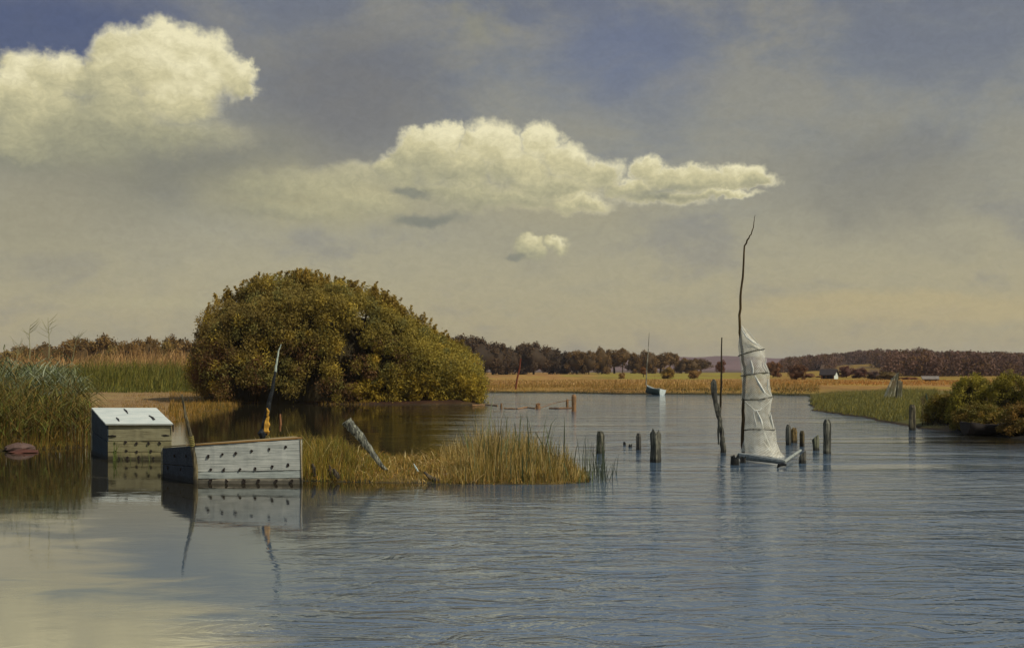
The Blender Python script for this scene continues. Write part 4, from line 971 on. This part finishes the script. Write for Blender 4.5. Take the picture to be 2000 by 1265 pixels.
for (y, x0, x1, kf, tl) in [RINGS[2], RINGS[4], RINGS[6], RINGS[8]]:
    mb = MB(); ring = []
    for i in range(25):
        th = 2 * math.pi * i / 24; px = (x0 + x1) / 2 + ((x1 - x0) / 2 + .8) * math.cos(th); p = dp(px, y + tl * math.cos(th) * .5 + 1.2 * math.sin(th * 2 + y), dN)
        p.y = dN + math.sin(th) * (x1 - x0) / F * dN / 2 * .85; ring.append(p)
    mb.tube(ring, .011, 6, L(205,205,195), 0, 0, False); mb.build('hoop', M_POST, r)
# bottom boom and floats
mb = MB(); b0, b1 = gp(1444, 889, .10), gp(1533, 902, .07)
mb.tube([b0, b0.lerp(b1, .3), b0.lerp(b1, .6), b1], [.06, .065, .055, .045], 8, (1, 1, 1), 0, .15); mb.build('boom', M_SPAR, r)
mb = MB(); mb.tube([gp(1531, 902, .08), dp(1548, 890, 22.9), dp(1564, 879, 23.3)], [.034, .03, .026], 6, (1.2, 1.2, 1.15)); mb.build('prop_stick', M_SPAR, r)
def float_(px, py, rx, label, sd):
    random.seed(sd); d = dist_at(py + 2); mb = MB(); c_ = gp(px, py + 2); a = rx / F * d
    mb.tube([c_ + Vector((-a, 0, .0)), c_ + Vector((-a * .6, 0, .05)), c_ + Vector((a * .3, 0, .07)), c_ + Vector((a, 0, .05))], [a * .15, a * .42, a * .46, a * .2], 9, (.25, .26, .28), 0, .1)
    return tag(mb.build('net_float', M_DARK), label, 'float', 'floats around the hanging net')
float_(1527, 911, 9, 'black float at the right foot of the net', 1); float_(1464, 894, 6, 'small black float at the foot of the net pole', 2)

# ------------------------------------------------------------------ two drying nets on the right bank
def drying(pts_top, pts_bot, d, label, sd):
    random.seed(sd); g0 = dp(*pts_bot[0], d); r = empty('drying_net', (g0.x, d, z_at(g0.x, d))); tag(r, label, 'net', 'nets drying on the right bank')
    n = len(pts_top); vs, dt = [], []
    rows_ = 8; cols_ = 12
    for j in range(rows_ + 1):
        for i in range(cols_ + 1):
            s = i / cols_ * (n - 1); k = min(int(s), n - 2); f = s - k; tp = Vector((*pts_top[k], 0)).lerp(Vector((*pts_top[k + 1], 0)), f); bt = Vector((*pts_bot[k], 0)).lerp(Vector((*pts_bot[k + 1], 0)), f)
            q = tp.lerp(bt, j / rows_); p = dp(q.x, q.y, d); p.y += .12 * math.sin(i * 1.7 + j * .25) + .05 * math.sin(i * 3.1); vs.append(p); dt.append((i * 1.2, j * 2.2, .06 * math.sin(i * 2.2), 1))
    mb = MB(); mb.add(vs, [[j * (cols_ + 1) + i, j * (cols_ + 1) + i + 1, (j + 1) * (cols_ + 1) + i + 1, (j + 1) * (cols_ + 1) + i] for j in range(rows_) for i in range(cols_)])
    cellattr(mb.build('netting', M_NET2, r, smooth=True), dt)
    mb = MB(); t0 = dp(*pts_top[-1 if sd == 1 else 0], d); b0 = dp(*pts_bot[-1 if sd == 1 else 0], d); mb.tube([b0 + Vector((0, 0, -.2)), b0.lerp(t0, .5), t0 + Vector((0, 0, .04))], [.03, .028, .016], 6, L(230,225,200)); mb.build('pole', M_POST, r)
drying([(1741,739),(1748,733),(1756,725)], [(1726,777),(1738,777),(1750,776)], 62, 'grey-green net drying in a tall wedge on the right bank', 1)
drying([(1753,744),(1758,742),(1763,746)], [(1750,779),(1756,780),(1762,781)], 60, 'narrow darker net drying right beside the tall wedge', 2)
pole('teal_stake', [(1812,786),(1810,776),(1808,767)], [.01,.04,.01], M_TEAL, L(150,255,220), 50, 'short teal stake slanting on the right bank beside the shrubs', 'stake', n=5)

# ------------------------------------------------------------------ boats
def hull(mb_out, mb_in, L_, bm, dpt, mtx, cside=(1, 1, 1), m=0, sheer=.12):
    ns, nc_ = 12, 9; V_ = []
    for i in range(ns + 1):
        t = i / ns; w_ = bm / 2 * (math.sin(math.pi * (.22 + .78 * t) ** .9) ** .7 if t < 1 else 0.02); w_ = max(w_, .015); kz = dpt * (0.0 + .55 * max(0, t - .75) ** 1.5 * 4 * .3); top = dpt + sheer * (2 * t - .9) ** 2
        for j in range(nc_):
            a = math.pi * j / (nc_ - 1); V_.append(mtx @ Vector((t * L_ - L_ / 2, -math.cos(a) * w_, kz + (top - kz) * (1 - math.sin(a) ** .8))))
    return ns, nc_, V_
def boat(root, L_, bm, dpt, yaw, roll, pitch, mats, ctrans):
    from mathutils import Matrix
    mtx = Matrix.Translation(root.location) @ Matrix.Rotation(yaw, 4, 'Z') @ Matrix.Rotation(pitch, 4, 'Y') @ Matrix.Rotation(roll, 4, 'X')
    ns, nc_, V_ = hull(None, None, L_, bm, dpt, mtx); fs = [[i * nc_ + j, (i + 1) * nc_ + j, (i + 1) * nc_ + j + 1, i * nc_ + j + 1] for i in range(ns) for j in range(nc_ - 1)]
    mb = MB(); mb.add(V_, fs); h = mb.build('hull', mats[0], root, True); sm = h.modifiers.new('thickness', 'SOLIDIFY'); sm.thickness = .025
    mb = MB(); mb.add([v for v in V_[:nc_]], [list(range(nc_))]); t = mb.build('transom', mats[1], root); t.modifiers.new('thickness', 'SOLIDIFY').thickness = .03
    for s_ in (0, nc_ - 1): mb = MB(); mb.tube([V_[i * nc_ + s_] for i in range(ns + 1)], .022, 5); mb.build('gunwale', mats[2], root)
    for t_ in (3, 7):
        a, b_ = V_[t_ * nc_], V_[t_ * nc_ + nc_ - 1]; dn = Vector((0, 0, -.06)); e = (V_[(t_ + 1) * nc_] - a) * .6; mb = MB(); mb.slab([a + dn, b_ + dn, b_ + dn + e, a + dn + e], .025); mb.build('thwart', mats[2], root)
dB = 89.5; bp_ = dp(1276, 768, dB)
r = empty('sailing_dinghy', (bp_.x, dB, .02)); tag(r, 'small teal dinghy with white stern and bare mast beached on the far bank', 'boat')
boat(r, 1.65, .95, .46, math.radians(132), math.radians(10), math.radians(-9), [M_TEAL, M_WHITE, M_WHITE], None)
mb = MB(); dB2 = dB + .5; mb.tube([dp(1262, 752, dB2), dp(1263, 720, dB2), dp(1266, 688, dB2), dp(1268, 649, dB2)], [.05, .045, .035, .014], 6, (2.0, 2.0, 1.9)); mb.build('mast', M_POST, r)
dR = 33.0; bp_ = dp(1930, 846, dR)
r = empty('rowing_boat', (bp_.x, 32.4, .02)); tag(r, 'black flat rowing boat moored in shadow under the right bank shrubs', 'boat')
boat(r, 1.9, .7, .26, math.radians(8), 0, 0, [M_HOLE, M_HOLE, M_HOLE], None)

# ------------------------------------------------------------------ farm buildings
def house(px, ybase, d, wpx, hpx_wall, hpx_roof, deep, label, mw, mr, yaw=0.0, white_end=True):
    p = dp(px, ybase, d); z0 = z_at(p.x, d) - .1; hw = wpx / F * d / 2; hwall = hpx_wall / F * d; hr = hpx_roof / F * d
    r = empty('barn', (p.x, d, z0)); tag(r, label, 'building'); dd = deep / 2
    P = lambda x, y, z: Vector((p.x + x, d + y, z0 + z))
    mb = MB()
    mb.add([P(-hw, -dd, 0), P(hw, -dd, 0), P(hw, dd, 0), P(-hw, dd, 0), P(-hw, -dd, hwall), P(hw, -dd, hwall), P(hw, dd, hwall), P(-hw, dd, hwall)], [[0, 1, 5, 4], [2, 3, 7, 6], [3, 0, 4, 7]], (.75, .65, .6)); mb.build('wall', mw, r)
    mb = MB(); mb.add([P(hw, -dd, 0), P(hw, dd, 0), P(hw, dd, hwall), P(hw, 0, hwall + hr), P(hw, -dd, hwall)], [[0, 1, 2, 3, 4]]); mb.build('gable', M_WHITE, r)
    mb = MB(); o = .25
    mb.slab([P(-hw - o, -dd - o, hwall - .1), P(hw + o, -dd - o, hwall - .1), P(hw + o, 0, hwall + hr + .05), P(-hw - o * 2, 0, hwall + hr + .05)], .15)
    mb.slab([P(hw + o, dd + o, hwall - .1), P(-hw - o, dd + o, hwall - .1), P(-hw - o, 0, hwall + hr + .06), P(hw + o, 0, hwall + hr + .06)], .15); mb.build('roof', mr, r)
    for k in (-.5, .1, .6):
        mb = MB(); mb.slab([P(hw * k - .3, -dd - .03, hwall * .2), P(hw * k + .3, -dd - .03, hwall * .2), P(hw * k + .3, -dd - .03, hwall * .75), P(hw * k - .3, -dd - .03, hwall * .75)], .04, c=(.5, .5, .5)); mb.build('window', M_HOLE, r)
    r.rotation_euler.z = yaw; return r
house(1620, 738, 215, 26, 10, 10, 2.6, 'small dark-roofed barn with pale gable end in the right meadow', M_RAIL, M_ROOF, yaw=math.radians(-32))
house(1818, 750, 175, 24, 7, 4, 2.4, 'low pale cottage almost hidden left of the right bank shrubs', M_STONE, M_PALE, yaw=math.radians(-20))

# ------------------------------------------------------------------ small things on the shores
def rock(px, py, w_, h_, label, matl, c, sd, z=.02, name='stone', cat='stone', group=None):
    random.seed(sd); p = gp(px, py, z); a = w_ / F * p.y / 2; hh = h_ / F * p.y; vs = []; nu, nv = 12, 7
    for j in range(nv + 1):
        for i in range(nu):
            th = 2 * math.pi * i / nu; ph = math.pi * j / nv; k = 1 + .35 * mnoise.noise(Vector((math.cos(th) * 1.6 + sd * 3, math.sin(th) * 1.6, ph * 1.3)))
            vs.append((p.x + math.cos(th) * math.sin(ph) * a * k, p.y + math.sin(th) * math.sin(ph) * a * .7 * k, p.z + hh * .3 - math.cos(ph) * hh * .7 * k))
    mb = MB(); mb.add(vs, [[j * nu + i, j * nu + (i + 1) % nu, (j + 1) * nu + (i + 1) % nu, (j + 1) * nu + i] for j in range(nv) for i in range(nu)], c)
    return tag(mb.build(name, matl), label, cat, group)
rock(36, 879, 56, 14, 'long dull pinkish stone at the waterline by the left edge', M_STONE, L(165,140,130) , 1)
rock(48, 886, 60, 9, 'flat brick-red stone under the pinkish stone', M_STONE, L(150,92,70), 2, z=-.03)
rock(876, 934, 24, 11, 'pale pinkish stone lying in the grass of the spit', M_STONE, (1.35, 1.2, 1.15), 3)
def stub(pts, rad, d, label, sd, c=(.45, .38, .32)): pole('driftwood', pts, rad, M_POST, c, d, label, 'driftwood', 'dark driftwood on the spit', seed=sd, n=7, rough=.25)
stub([(846,933),(853,941),(858,944)], [.03,.06,.03], 18.5, 'black driftwood stub at the waterline near the pale stone', 1)
stub([(828,921),(838,930),(848,938)], [.015,.03,.04], 18.6, 'dark driftwood stick slanting down to the black stub', 2)
stub([(651,915),(656,925),(661,934)], [.02,.05,.03], 18.7, 'dark driftwood stub below the leaning silvery post', 3)
stub([(610,905),(613,915),(615,930)], [.02,.035,.03], 18.8, 'dark driftwood stub close to the tilted box', 4)
stub([(643,908),(646,920),(648,932)], [.012,.03,.03], 18.9, 'brown driftwood peg just left of the middle stub', 5, (.7, .5, .35))
pole('driftwood', [(808,905),(812,912),(817,920)], [.006,.016,.012], M_WHITE, (.9, 1, 1), 18.9, 'pale blue-grey stick in the grass right of the leaning post', 'driftwood', seed=7, n=5)
pole('inner_stake', [(547,842),(548,825),(547,808)], [.03,.04,.03], M_RAIL, (.75, .6, .5), 30, 'faint brown stake in the still water behind the tilted box', 'stake', seed=8, n=6)

# ------------------------------------------------------------------ thin autumn haze over the whole landscape
HAZE = 0.00014
mb = MB(); x0, x1, y0, y1, z0, z1 = -9600, 9600, -80, 4300, -4, 60
mb.add([(x0,y0,z0),(x1,y0,z0),(x1,y1,z0),(x0,y1,z0),(x0,y0,z1),(x1,y0,z1),(x1,y1,z1),(x0,y1,z1)], [[0,3,2,1],[4,5,6,7],[0,1,5,4],[1,2,6,5],[2,3,7,6],[3,0,4,7]])
m = bpy.data.materials.new('haze_air'); m.use_nodes = True; nt2 = m.node_tree; nt2.nodes.remove(nt2.nodes['Principled BSDF'])
pv = nt2.nodes.new('ShaderNodeVolumePrincipled'); pv.inputs['Color'].default_value = (.86, .86, .92, 1); pv.inputs['Density'].default_value = HAZE; pv.inputs['Anisotropy'].default_value = .2
nt2.links.new(pv.outputs[0], nt2.nodes['Material Output'].inputs['Volume'])
tag(mb.build('haze', m), kind='stuff')
